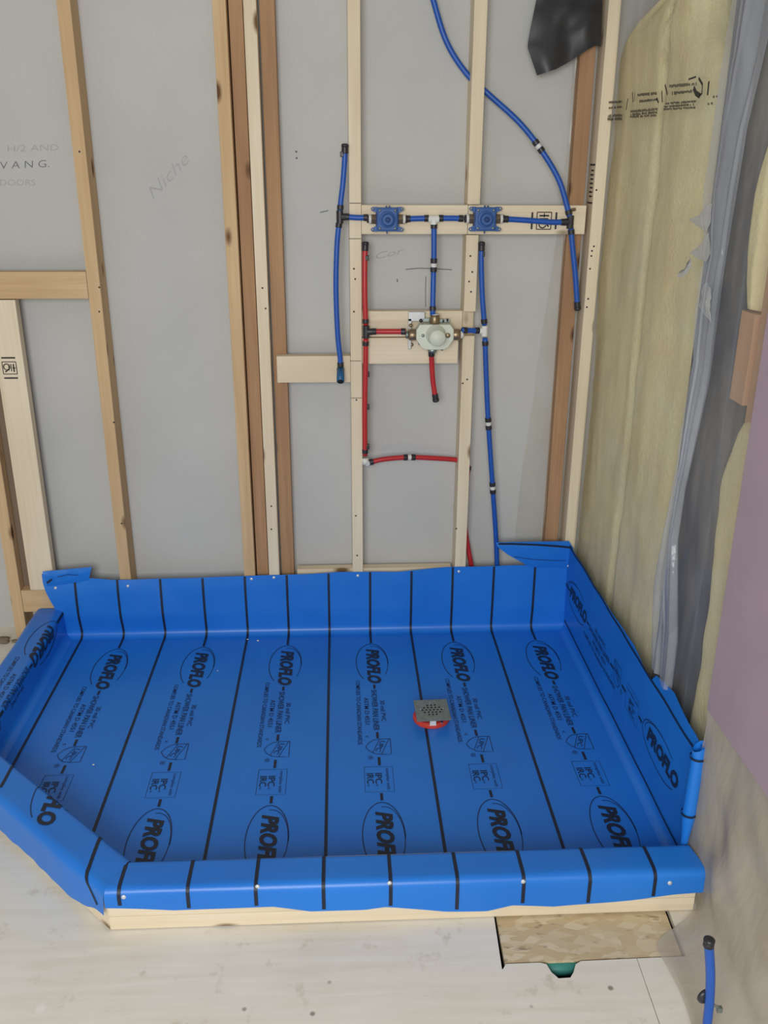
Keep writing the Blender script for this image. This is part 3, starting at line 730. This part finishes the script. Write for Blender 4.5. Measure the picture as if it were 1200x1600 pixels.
r1 = pipe('upright blue pipe left of the left shutoff valve, above its tee', [(539, 228), (538.5, 250), (536, 285), (532.5, 315), (531.5, 331)], M_pexb, caps=(0,), rings=(.93,))
clip(r1, pt((534.5, 241), -.012)); tee(r1, pt(TL, -.012), ((0, 0, 1), (0, 0, -1), (1, 0, 0)), M_black)
r1b = pipe('long blue pipe dropping from left tee to the teal spout stub', [(530, 347), (526.5, 385), (525, 450), (527.5, 520), (531.5, 560), (532, 576)], M_pexb, rings=(.02, .97))
bm = NB(); a, b = pt((532, 576), -.012), pt((532, 596), -.055); cyl(bm, a, b, .0125, n=20); obj('stub_elbow', bm, M_tealblue, r1b, True)
bm = NB(); d = (b - a).normalized(); cyl(bm, b, b + d * .0006, .0095, n=20); obj('stub_bore', bm, M_holeshade, r1b)  # dark disc painted for the shade inside the stub
pipe('short blue pipe from left tee across the stud to left valve', [(539, 338.5), (556, 340), (575, 340)], M_pexb, rings=(.08, .9))
pipe('short blue pipe from the left valve to white tee', [(634, 342), (652, 341.5), (670, 341)], M_pexb, rings=(.1, .9))
pipe('short blue pipe from white tee to the right valve', [(685, 341), (706, 341), (724, 341.5)], M_pexb, rings=(.1, .9))
rc = pipe('blue riser from white tee down to the mixing valve', [(678, 349), (678, 400), (677, 440), (676, 492, -.03)], M_pexb, bands=(.45,), rings=(.03, .93))
tee(rc, pt(TC, -.012), ((0, 0, -1), (1, 0, 0), (-1, 0, 0)), M_whitefit, .0115, .017)
pipe('blue pipe from the right valve across block to corner tee', [(786, 342), (820, 344), (860, 347), (884, 347)], M_pexb, rings=(.05, .96))
rt = pipe('long curved blue pipe arching from the top down to corner tee', [(668, -40, .05), (677, 0, .05), (698, 66, .05), (729, 115, .05), (763, 147, .045), (812, 192, .02), (848, 238, .0), (874, 283, -.008), (888, 330), (890, 338)], M_pexb, bands=(.72,), rings=(.985,))
tee(rt, pt(TR_, -.012), ((0, 0, 1), (0, 0, -1), (-1, 0, 0)), M_black)
bm = NB(); cyl(bm, pt((893, 328), -.012), pt((899, 327), -.02), .005, n=10); obj('pipe_clip', bm, M_brass, rt)
pipe('blue pipe tail hanging below corner tee beside corner stud', [(892, 356), (894.5, 385), (899, 430), (902.5, 482)], M_pexb, caps=(1,), rings=(.05,))
rr = pipe('red riser beside centre stud, above the red tee', [(571, 381, 0), (570, 410, -.004), (570, 460, -.01), (571.5, 508)], M_pexr, caps=(0,), rings=(.95,))
clip(rr, pt((573.5, 403), -.004)); tee(rr, pt(TM, -.012), ((0, 0, 1), (0, 0, -1), (1, 0, 0)), M_black)
rd = pipe('long red pipe beside centre stud, below the red tee', [(571.5, 529), (571, 580, -.008), (570, 640, -.004), (570.5, 712, 0)], M_pexr, rings=(.04, .96))
for y in (585, 636, 698): clip(rd, pt((574.5, y), .0))
bm = NB(); cyl(bm, pt((570.5, 716), 0), pt((571, 725), 0), .0115, n=14); cyl(bm, pt((571, 724), 0), pt((577, 723.5), .005), .0105, n=14); obj('elbow', bm, M_whitefit, rd, True)
pipe('curved red pipe crossing from white elbow into the right stud', [(576, 723, .004), (600, 717.5, .01), (640, 714.5, .02), (680, 716, .03), (709, 718, .04), (722, 720, .045)], M_pexr, bands=(.43,), rings=(.03,))
pipe('red pipe end slipping behind the liner right of notched stud', [(732, 728, .05), (727, 775, .055), (727, 825, .055), (734, 870, .05), (740, 900, .045)], M_pexr, rings=(.02,))
pipe('short red pipe from red tee to the mixing valve', [(580, 518), (606, 518), (634, 518, -.02)], M_pexr, rings=(.08, .93))
pipe('red tail pipe hanging under the mixing valve', [(674, 549, -.03), (675, 575, -.02), (677, 600, -.015), (681, 625)], M_pexr, caps=(1,), rings=(.05,))
pipe('short blue pipe from the mixing valve across the notch', [(722, 516, -.03), (736, 516.5, -.018), (750, 516.5)], M_pexb, rings=(.15, .85))
rb = pipe('blue pipe right of notched stud, above its white tee', [(752.5, 381), (752, 410), (753.5, 460), (757, 508)], M_pexb, caps=(0,), rings=(.95,))
clip(rb, pt((754.5, 397), -.012)); tee(rb, pt(TB, -.012), ((0, 0, 1), (0, 0, -1), (-1, 0, 0)), M_whitefit, .0105, .017)
pipe('long blue pipe right of notched stud running down behind the liner', [(758, 528), (759.5, 580, -.008), (762.5, 650, 0), (769, 750, .008), (775, 840, .018), (777, 905, .022)], M_pexb, bands=(.33, .595), rings=(.02,))

def shutoff(cx, cy, label):
    c = pt((cx, cy), 0); root = empty('shutoff_valve', c); tag(root, label, 'valve', 'blue shutoff valves')
    def B(lo, hi, bev, mat, nm, par=root): bm = NB(); bx(bm, c + V(lo), c + V(hi), bev); return obj(nm, bm, mat, par)
    B((-.036, -.030, -.034), (.036, -.0005, .034), .005, M_valveblue2, 'valve_body')
    B((-.033, -.042, -.036), (.033, -.028, .036), .006, M_valveblue, 'face_plate')
    for sx in (-1, 1):
        for sz_ in (-1, 1):
            bm = NB(); prism(bm, [(sx * a, b) for a, b in ((.026, .016), (.040, .024), (.05, .026), (.053, .032), (.048, .037), (.03, .037))][::sx], -.034, -.026, .0015)
            bmesh.ops.transform(bm, matrix=Matrix(((1, 0, 0, c.x), (0, 0, 1, c.y), (0, sz_, 0, c.z), (0, 0, 0, 1))), verts=bm.verts); bmesh.ops.recalc_face_normals(bm, faces=bm.faces)
            ear = obj('mounting_ear', bm, M_valveblue, root)
            bm = NB(); lathe(bm, c + V((sx * .046, -.033, sz_ * .031)), (0, -1, 0), [(0, .0045), (.002, .004), (.003, 0)], 12); obj('screw', bm, M_steel, ear, True)
            bm = NB(); lathe(bm, c + V((sx * .024, -.041, sz_ * .027)), (0, -1, 0), [(0, .0045), (.002, .004), (.0025, 0)], 12); obj('screw', bm, M_galv, root, True)
        bm = NB(); cyl(bm, c + V((sx * .034, -.012, 0)), c + V((sx * .05, -.012, 0)), .016, n=6); obj('hex_nut', bm, M_brass, root)
        bm = NB(); cyl(bm, c + V((sx * .050, -.012, 0)), c + V((sx * .058, -.012, 0)), .0145, n=18); obj('collar', bm, M_whitefit, root, True)
        bm = NB(); cyl(bm, c + V((sx * .058, -.012, 0)), c + V((sx * .064, -.012, 0)), .012, n=18); obj('collar', bm, M_black, root, True)
    bm = NB(); lathe(bm, c + V((0, -.04, 0)), (0, -1, 0), [(0, .026), (.006, .025), (.008, .019), (.022, .018), (.024, .015), (.024, .010), (.018, .009)], 30); st = obj('stem_boss', bm, M_valveblue, root)
    bm = NB(); lathe(bm, c + V((0, -.056, 0)), (0, -1, 0), [(0, .0075), (.007, .007), (.009, .003)], 8); obj('stem_screw', bm, M_valveblue2, st)
    for dx in (-.006, .004): B((dx, -.036, .035), (dx + .005, -.03, .041), .001, M_valveblue2, 'lug')
    B((-.003, -.032, -.044), (.001, -.026, -.035), .0008, M_valveblue2, 'lug')
shutoff(604.5, 342, 'left blue shutoff valve with brass nuts between pale studs')
shutoff(756, 341.5, 'right blue shutoff valve with brass nuts over the notched stud')

# mixing valve
c = pt((677.5, 521), .0); mv = empty('mixing_valve', c); tag(mv, 'pale green white shower mixing valve body with round cap and brass nuts', 'valve')
bm = NB(); pl = [(-.062, .018), (-.05, .037), (.05, .037), (.062, .02), (.062, -.012), (.045, -.038), (.03, -.046), (-.03, -.046), (-.045, -.038), (-.062, -.012)]
prism(bm, [(a, b) for a, b in pl], -.05, -.006, .004); bmesh.ops.transform(bm, matrix=Matrix(((1, 0, 0, c.x), (0, 0, 1, c.y), (0, 1, 0, c.z), (0, 0, 0, 1))), verts=bm.verts); bmesh.ops.recalc_face_normals(bm, faces=bm.faces)
obj('valve_body', bm, M_valvewhite, mv)
bm = NB(); lathe(bm, c + V((.002, -.045, .004)), (0, -1, -.02), [(0, .034), (.008, .033), (.010, .030), (.062, .0265), (.066, .024), (.068, 0)], 36); capo = obj('stem_cap', bm, M_valvewhite, mv, True)
for a, b, m_, r_ in ((.042, .002, M_brass, .008), (-.04, .002, M_galv, .005)):
    bm = NB(); lathe(bm, c + V((a, -.05, b)), (0, -1, 0), [(0, r_), (.004, r_), (.006, r_ * .6), (.006, 0)], 16); obj('screw', bm, m_, mv, True)
for sx in (-1, 1):
    bm = NB(); lathe(bm, c + V((sx * .058, -.026, 0)), (sx, 0, 0), [(0, .015), (.004, .0185), (.024, .0185), (.028, .015)], 22); obj('union_nut', bm, M_brass, mv, True)
    bm = NB(); cyl(bm, c + V((sx * .085, -.026, 0)), c + V((sx * .094, -.024, 0)), .0125, n=18); obj('collar', bm, M_whitefit if sx > 0 else M_galv, mv, True)
bm = NB(); lathe(bm, c + V((0, -.026, .034)), (0, 0, 1), [(0, .014), (.003, .017), (.021, .017), (.024, .0155), (.032, .0155)], 22); obj('union_nut', bm, M_brass, mv, True)
bm = NB(); cyl(bm, c + V((0, -.026, .058)), c + V((0, -.026, .068)), .0145, n=18); obj('collar', bm, M_whitefit, mv, True)
bm = NB(); lathe(bm, c + V((-.006, -.026, -.044)), (0, 0, -1), [(0, .017), (.010, .015), (.018, .011)], 20); obj('union_nut', bm, M_galv, mv, True)
bm = NB(); bx(bm, c + V((-.085, -.001, .040)), c + V((-.030, .018, .0705)), .0015); bx(bm, c + V((-.085, -.001, -.052)), c + V((-.074, .013, .05)), .0015); obj('mounting_strap', bm, M_steel, mv)
bm = NB(); bx(bm, c + V((.015, -.012, .038)), c + V((.052, -.006, .048)), .0015); bx(bm, c + V((-.036, -.014, .040)), c + V((-.016, -.006, .052)), .0015); obj('mounting_strap', bm, M_galv, mv)
for a, b in ((-.078, .028), (-.073, -.038), (.03, .043), (.044, .044), (-.044, .044), (.03, -.052), (-.045, -.034)):
    bm = NB(); lathe(bm, c + V((a, -.004 if b > -.03 else .008, b)), (0, -1, 0), [(0, .006), (.006, .006), (.009, .003)], 12); obj('bolt', bm, M_brass if a < -.06 else M_black, mv, True)

# ------------------------------------------------------------------ black sheet at the top right
bm = NB()
edge_l = [(0, -30), (0, 0), (.5, 60)]
top_l, top_r = (842, -40), (945, -40)
def bsheet(i, j):
    xl = lerp_list(j, [(0, 844), (.25, 838), (.62, 826), (.72, 824), (1, 839)]); xr = 942 - 3 * j
    yb_l = 118; bot = lerp_list(i, [(0, 118), (.3, 108), (.55, 94), (.78, 78), (.9, 72), (1, 72)])
    y = -40 + (bot + 40) * j; x = xl + (xr - xl) * i
    dy = .034 - .028 * math.sin(i * 2.6) * j - .008 * N(i * 3, j * 3, 5) * 2 - .02 * j * (1 - i)
    p = atY(x, y, D + dy); return p
grid(bm, bsheet, 30, 30); bmesh.ops.recalc_face_normals(bm, faces=bm.faces)
tag(obj('hanging_film', bm, M_blackfilm, None, True), 'torn black building film hanging at the top beside corner stud', 'plastic sheet')

# ------------------------------------------------------------------ insulated outside wall
def batt(label, table, x_face, depth=.075, seed=0, n=(46, 60), crease=None, flat_far=False):
    """table rows: z, far edge y, near edge y"""
    bm = NB(); z0, z1 = table[0][0], table[-1][0]
    fa, ne = [(r[0], r[1]) for r in table], [(r[0], r[2]) for r in table]
    def f(i, j):
        z = z0 + (z1 - z0) * j; a, b = lerp_list(z, fa), lerp_list(z, ne)
        b += .010 * N(z * 5, seed, 3) + .005 * N(z * 15, seed, 5); y = a + (b - a) * i
        e = (1 - (0 if flat_far and i < .5 else abs(2 * i - 1) ** 6)) ** .5 * (1 - abs(2 * j - 1) ** 40) ** .5
        x = x_face + depth * (1 - e) + .012 * N(y * 5, z * 2.2, seed) + .005 * N(y * 17, z * 12, seed)
        if crease: x += .02 * math.exp(-((y - crease) / .018) ** 2)
        return V((x + .008, y, z))
    g = grid(bm, f, *n)
    bnd = [e for e in bm.edges if e.is_boundary]
    for e in bnd: e.smooth = False
    r = bmesh.ops.extrude_edge_only(bm, edges=bnd)
    for v in r['geom']:
        if isinstance(v, bmesh.types.BMVert): v.co.x = XR + .150
    bmesh.ops.recalc_face_normals(bm, faces=bm.faces)
    return tag(obj('insulation_batt', bm, M_batt, None, True), label, 'insulation', 'fibreglass batts of the outside wall')
XF = XR + .036
batt('wide yellow fibreglass batt between corner stud and the dark gap', [(.0, 3.1, 2.235), (.294, 3.1, 2.235), (.573, 3.1, 2.245), (.80, 3.1, 2.245), (1.08, 3.1, 2.245), (1.37, 3.1, 2.27), (1.72, 3.1, 2.305), (1.86, 3.1, 2.275), (1.905, 3.1, 2.32), (1.93, 3.1, 2.40), (1.98, 3.08, 2.44), (2.03, 2.94, 2.46), (2.06, 2.70, 2.47), (2.3, 2.64, 2.47)], XF, seed=1, crease=2.66, flat_far=True)
batt('yellow fibreglass batt at the upper right edge above pinkish block', [(1.335, 1.945, 1.925), (1.40, 1.975, 1.918), (1.455, 1.99, 1.916), (1.586, 1.987, 1.916), (1.69, 1.945, 1.916), (1.75, 1.93, 1.916)], XF, seed=4, n=(20, 30))
batt('yellow fibreglass batt low beside the purple board', [(.0, 1.965, 1.76), (.28, 1.965, 1.76), (.54, 1.945, 1.76), (.71, 1.94, 1.76), (.945, 1.975, 1.76), (1.05, 1.94, 1.78), (1.13, 1.90, 1.80)], XF - .004, seed=6, n=(24, 46))
batt('large yellow fibreglass batt behind the purple board and floor drape', [(.0, 1.75, .9), (.5, 1.75, .9), (1.0, 1.75, .9), (2.2, 1.75, .9)], XF + .004, seed=8)
lumber('wall_stud', [((XR + .06, 1.872, 0), (XR + .153, 1.912, TOP))], M_pink, 'pinkish stud behind film beside the purple board', 'stud', 'studs of the framed wall')
bm = bx(NB(), (XR + .045, 1.99, 0), (XR + .153, 2.225, TOP), .006)  # box added behind the film so the gap between batts looks dark
tag(obj('gap_darkener', bm, M_sheath), 'added dark blue grey post behind film between the yellow batts', 'filler')
lumber('blocking_board', [((XR + .05, 1.913, 1.14), (XR + .088, 1.985, 1.34))], M_pink, 'pinkish wood block behind film beside its stud', 'board', 'blocking between studs')

# clear film over the outside wall, spilling on to the floor
bm = NB(); y0p, y1p = 3.012, .95
def film(i, j):
    y = y0p + (y1p - y0p) * i; z = .002 + (2.4 - .002) * (j ** 1.25)
    x = XR + .009 + .008 * N(y * 3.2, z * .9, 21) + .006 * N(y * 9, z * 1.6, 22) + .0025 * N(y * 23, z * 5, 23)
    pass
    x -= .005 * math.exp(-((y - 2.93 - .02 * N(z * 3, 4)) / .012) ** 2) + .006 * math.exp(-((y - 2.78 - .05 * N(z * 1.7, 14)) / .008) ** 2) * smoothstep(.0, .4, N(z * 2.1, 19) + .2)
    if y > 1.6: x = max(x, XR + .002)
    if y < 1.76 and z > .45: x = max(x, XR + .003)
    return V((x, y, z))
grid(bm, film, 260, 140); bmesh.ops.recalc_face_normals(bm, faces=bm.faces)
film_o = tag(obj('vapour_barrier', bm, M_poly, None, True), 'clear wrinkled vapour barrier film stretched over the yellow insulated wall', 'plastic sheet')
M_poly3 = mk_poly('milky_poly_film', 0.42, 0.75, srgb(204, 192, 176), 0.3)
bm = NB()
def drape(i, j):
    y = 1.735 + (.95 - 1.735) * i; fl_ = .035 + .03 * N(y * 4, 2); out_ = smoothstep(1.63, 1.50, y)
    a = j * 1.62                                  # down the wall, round the foot, out along the floor
    rr = .085
    if a < 1: z = .50 + (rr - .50) * a; x = XR - .006 - .025 * a * a * (.2 + .8 * out_)
    else:
        th = min(1, (a - 1) / .34) * math.pi / 2; z = rr - rr * math.sin(th) * .97 + .0015; x = XR - .011 - .02 * out_ - (1 - math.cos(th)) * rr * (.05 + .95 * out_)
        x -= max(0, a - 1.34) / .28 * fl_ * out_
    w_ = smoothstep(0, .35, a) * smoothstep(1.62, 1.3, a) * (.15 + .85 * out_)
    x += w_ * (.024 * N(y * 5 + z * 4, z * 5, 51) + .010 * N(y * 9 - z * 8, z * 10, 52)); z += max(0, .012 * N(y * 9, x * 12, 53)) * smoothstep(1, 1.3, a) * smoothstep(1.62, 1.5, a)
    x = min(x, XR - .004)
    return V((x, y, max(.0006, z)))
grid(bm, drape, 90, 90); bmesh.ops.recalc_face_normals(bm, faces=bm.faces)
tag(obj('film_drape', bm, M_poly3, None, True), 'milky bunched film spilling on to the floor at the lower right', 'plastic sheet')
# smudged print on the film (too blurred in the photograph to read: rows of broken strokes)
bm = NB(); rnd = random.Random(3)
def filmpt(px, py):
    p = atX(px, py, XR); return V((XR - .0035, p.y, p.z))
def smudge_row(x0, y0, x1, y1, hgt, dens=.9, tone=0):
    hgt *= 1.15
    n = int(math.hypot(x1 - x0, y1 - y0) / 1.6)
    for k in range(n):
        if rnd.random() > dens: continue
        f = k / n; x, y = x0 + (x1 - x0) * f, y0 + (y1 - y0) * f; hh = hgt * (.55 + .45 * rnd.random()); o_ = (hgt - hh) * rnd.random()
        bm.faces.new([bm.verts.new(filmpt(*q)) for q in ((x, y + o_), (x + 1.25, y + o_), (x + 1.25, y + o_ + hh), (x, y + o_ + hh))])
for a in ((953, 158, 974, 156.5, 3.6), (953, 167, 974, 165, 3), (952, 179, 974, 177, 4.5), (951, 184, 974, 183, 4.5), (998, 146, 1030, 143, 4.5), (1001, 156, 1030, 153, 4), (987, 172, 1030, 168, 4), (987, 177, 1029, 173, 4), (986, 181, 1028, 178, 3.5), (1048, 132, 1091, 128, 5), (1052, 143, 1084, 140, 5), (1040, 160, 1092, 156, 3.6), (1040, 165, 1090, 161, 3.4), (1039, 169, 1089, 166, 3.4), (1108, 160, 1118, 159, 4), (1116, 149, 1124, 148, 4)): smudge_row(*a)
def stroke(pts, wd): ribbon3(bm, [filmpt(*p) for p in pts], wd, (-1, 0, 0))
stroke([(983, 154), (980, 172)], .007); stroke([(1036, 142), (1037, 160)], .007); stroke([(990, 144), (991, 160)], .006); stroke([(994, 144), (993, 158)], .004)
stroke([(1041, 132), (1045, 148)], .006); stroke([(1094, 122), (1100, 132), (1099, 146), (1095, 150)], .007); stroke([(1086, 137), (1090, 146), (1096, 150)], .012); stroke([(1110, 127), (1108, 149)], .009); stroke([(1028, 153), (1031, 161)], .006); stroke([(1078, 124), (1090, 120)], .004)
obj('smudged_print', bm, M_stamp, film_o)['kind'] = 'stuff'
# doubled overlap of film with a torn edge
bm = NB()
FA = [(.0, 2.06), (.30, 2.085), (.45, 2.115), (.616, 2.151), (.72, 2.126), (.906, 2.095), (1.215, 2.072), (1.32, 2.10), (1.45, 2.085), (1.582, 2.139), (1.94, 2.12), (2.4, 2.12)]
NE = [(.0, 1.95), (.526, 1.965), (.76, 2.045), (.90, 2.04), (1.175, 1.985), (1.427, 1.985), (1.71, 1.965), (1.868, 1.925), (2.4, 1.86)]
def lap(i, j):
    z = .375 + 2.025 * j; a, b = lerp_list(z, FA), lerp_list(z, NE)
    a += .006 * N(z * 14, 2) + .004 * N(z * 41, 6); y = a + (b - a) * i
    x = XR - .004 - .010 * math.sin(i * math.pi) * (.6 + N(z * 2, 7)) - .008 * math.sin(i * math.pi * 3 + z * 1.5) - .003 * N(y * 30, z * 3, 8)
    for c_, w_, a_ in ((.28, .035, .007), (.55, .03, .009), (.82, .04, .008)): x -= a_ * math.exp(-((i - c_ - .10 * N(z * 1.6, c_ * 9)) / w_) ** 2) * (.4 + .6 * smoothstep(-.3, .3, N(z * 2.3, c_ * 17)))
    return V((min(x, XR - .001), y, z))
grid(bm, lap, 70, 170); bmesh.ops.recalc_face_normals(bm, faces=bm.faces)
lap_o = tag(obj('film_overlap', bm, M_poly2, None, True), 'shiny doubled strip of film hanging down over the dark gap', 'plastic sheet')
for pts in ([(1102, 322), (1112, 318), (1110, 345), (1106, 362), (1092, 357), (1080, 346), (1078, 342), (1090, 338)], [(1108, 362), (1112, 395), (1104, 410), (1090, 404), (1077, 396), (1083, 391), (1096, 380)], [(1079, 400), (1081, 414), (1072, 430), (1062, 434), (1059, 428), (1071, 425), (1074, 412)], [(1104, 440), (1112, 452), (1109, 478), (1112, 503), (1100, 492), (1092, 480), (1096, 462), (1098, 448)]):
    P = [atX(x, y, XR - .014) for x, y in pts]; bm = NB(); cc = sum(P, V()) / len(P); cv = bm.verts.new(cc + V((-.003, 0, 0))); vv = [bm.verts.new(p + V((.006 * N(p.y * 50, p.z * 50), 0, 0))) for p in P]
    for k in range(len(vv)): bm.faces.new((vv[k], vv[(k + 1) % len(vv)], cv))
    bmesh.ops.subdivide_edges(bm, edges=bm.edges, cuts=3)
    for v in bm.verts: v.co += V((.003 * N(v.co.y * 90, v.co.z * 90, 1), .004 * N(v.co.y * 120, v.co.z * 120, 2), .004 * N(v.co.y * 120, v.co.z * 120, 3)))
    obj('torn_scrap', bm, M_torn, lap_o, True)
# film turned in behind the corner framing
bm = NB()
LE = [(-40, 900), (130, 893), (200, 887), (300, 880), (420, 862), (500, 850), (620, 833), (740, 815), (850, 803)]
def inner(i, j):
    y = -40 + 890 * j; xl = lerp_list(y, LE) + 2 * N(y * .02, 3); x = xl + (915 - xl - 40 * max(0, (y - 130) / 720)) * i
    return atY(x, y, DW - .006 - .016 * math.sin(i * 3.1) * (.7 + N(y * .012, 5)) - .008 * N(i * 4, y * .03, 9) * i)
grid(bm, inner, 16, 90); bmesh.ops.recalc_face_normals(bm, faces=bm.faces)
tag(obj('film_return', bm, M_poly, None, True), 'clear film flap on the grey drywall left of the brown corner stud', 'plastic sheet')

# purple board
bm = bx(NB(), (XR - .016, .95, .483), (XR - .003, 1.722, 2.4), .001)
tag(obj('wall_board', bm, M_purple), 'mauve purple wallboard fixed over the film at the right edge', 'wallboard')

# stub pipe by the floor at right
sp_y = 1.235
def q_(x, y, dy=0): return atY(x, y, sp_y + dy)
rs = empty('water_pipe', q_(1104, 1640)); tag(rs, 'capped blue pipe stub rising in front of film at the lower right', 'pipe')
P = [q_(1100, 1660), q_(1105, 1600), q_(1109, 1560), q_(1110, 1520), q_(1107.5, 1474)]
obj('tube', tube(NB(), P, .0088), M_pexb, rs, True)
obj('crimp_ring', tube(NB(), [P[-1] - V((0, 0, .006)), P[-1] + V((0, 0, .006))], .0102), M_black, rs, True)
bm = NB(); lathe(bm, P[-1] + V((0, 0, .004)), (0, 0, 1), [(0, .0104), (.005, .0104), (.008, .006)], 14); obj('end_plug', bm, M_black, rs, True)
bm = NB(); lathe(bm, q_(1100, 1555, .012), (.3, -1, 0), [(0, .016), (.004, .016), (.008, .012)], 18); obj('escutcheon', bm, M_black, rs, True)
bm = NB(); cyl(bm, q_(1112, 1568), q_(1122, 1574), .003, n=8); bx(bm, q_(1124, 1577) - V((.005, .004, .006)), q_(1124, 1577) + V((.005, .004, .006)), .001); obj('pipe_clip', bm, M_galv, rs)

# scraps by the foot of the far-left stud
for k, (x, y, r_) in enumerate(((17, 984, .022), (9, 978, .016), (30, 990, .010))):
    p = atZ(x, y, .008); bm = NB(); bmesh.ops.create_icosphere(bm, subdivisions=3, radius=r_)
    for v in bm.verts: v.co = v.co * (1 + .5 * N(v.co.x * 70, v.co.y * 70, v.co.z * 70 + k))
    o = obj('debris_lump', bm, M_shadowwood, None, True); o.scale = (1.2, .8, .5); o.location = (p.x, min(p.y, D - .03), r_ * .35)
    tag(o, ['largest dark lump of debris at the foot of far left stud', 'brown lump of debris at the left edge by the far left stud', 'smallest dark crumb of debris beside the left curb'][k], 'debris')
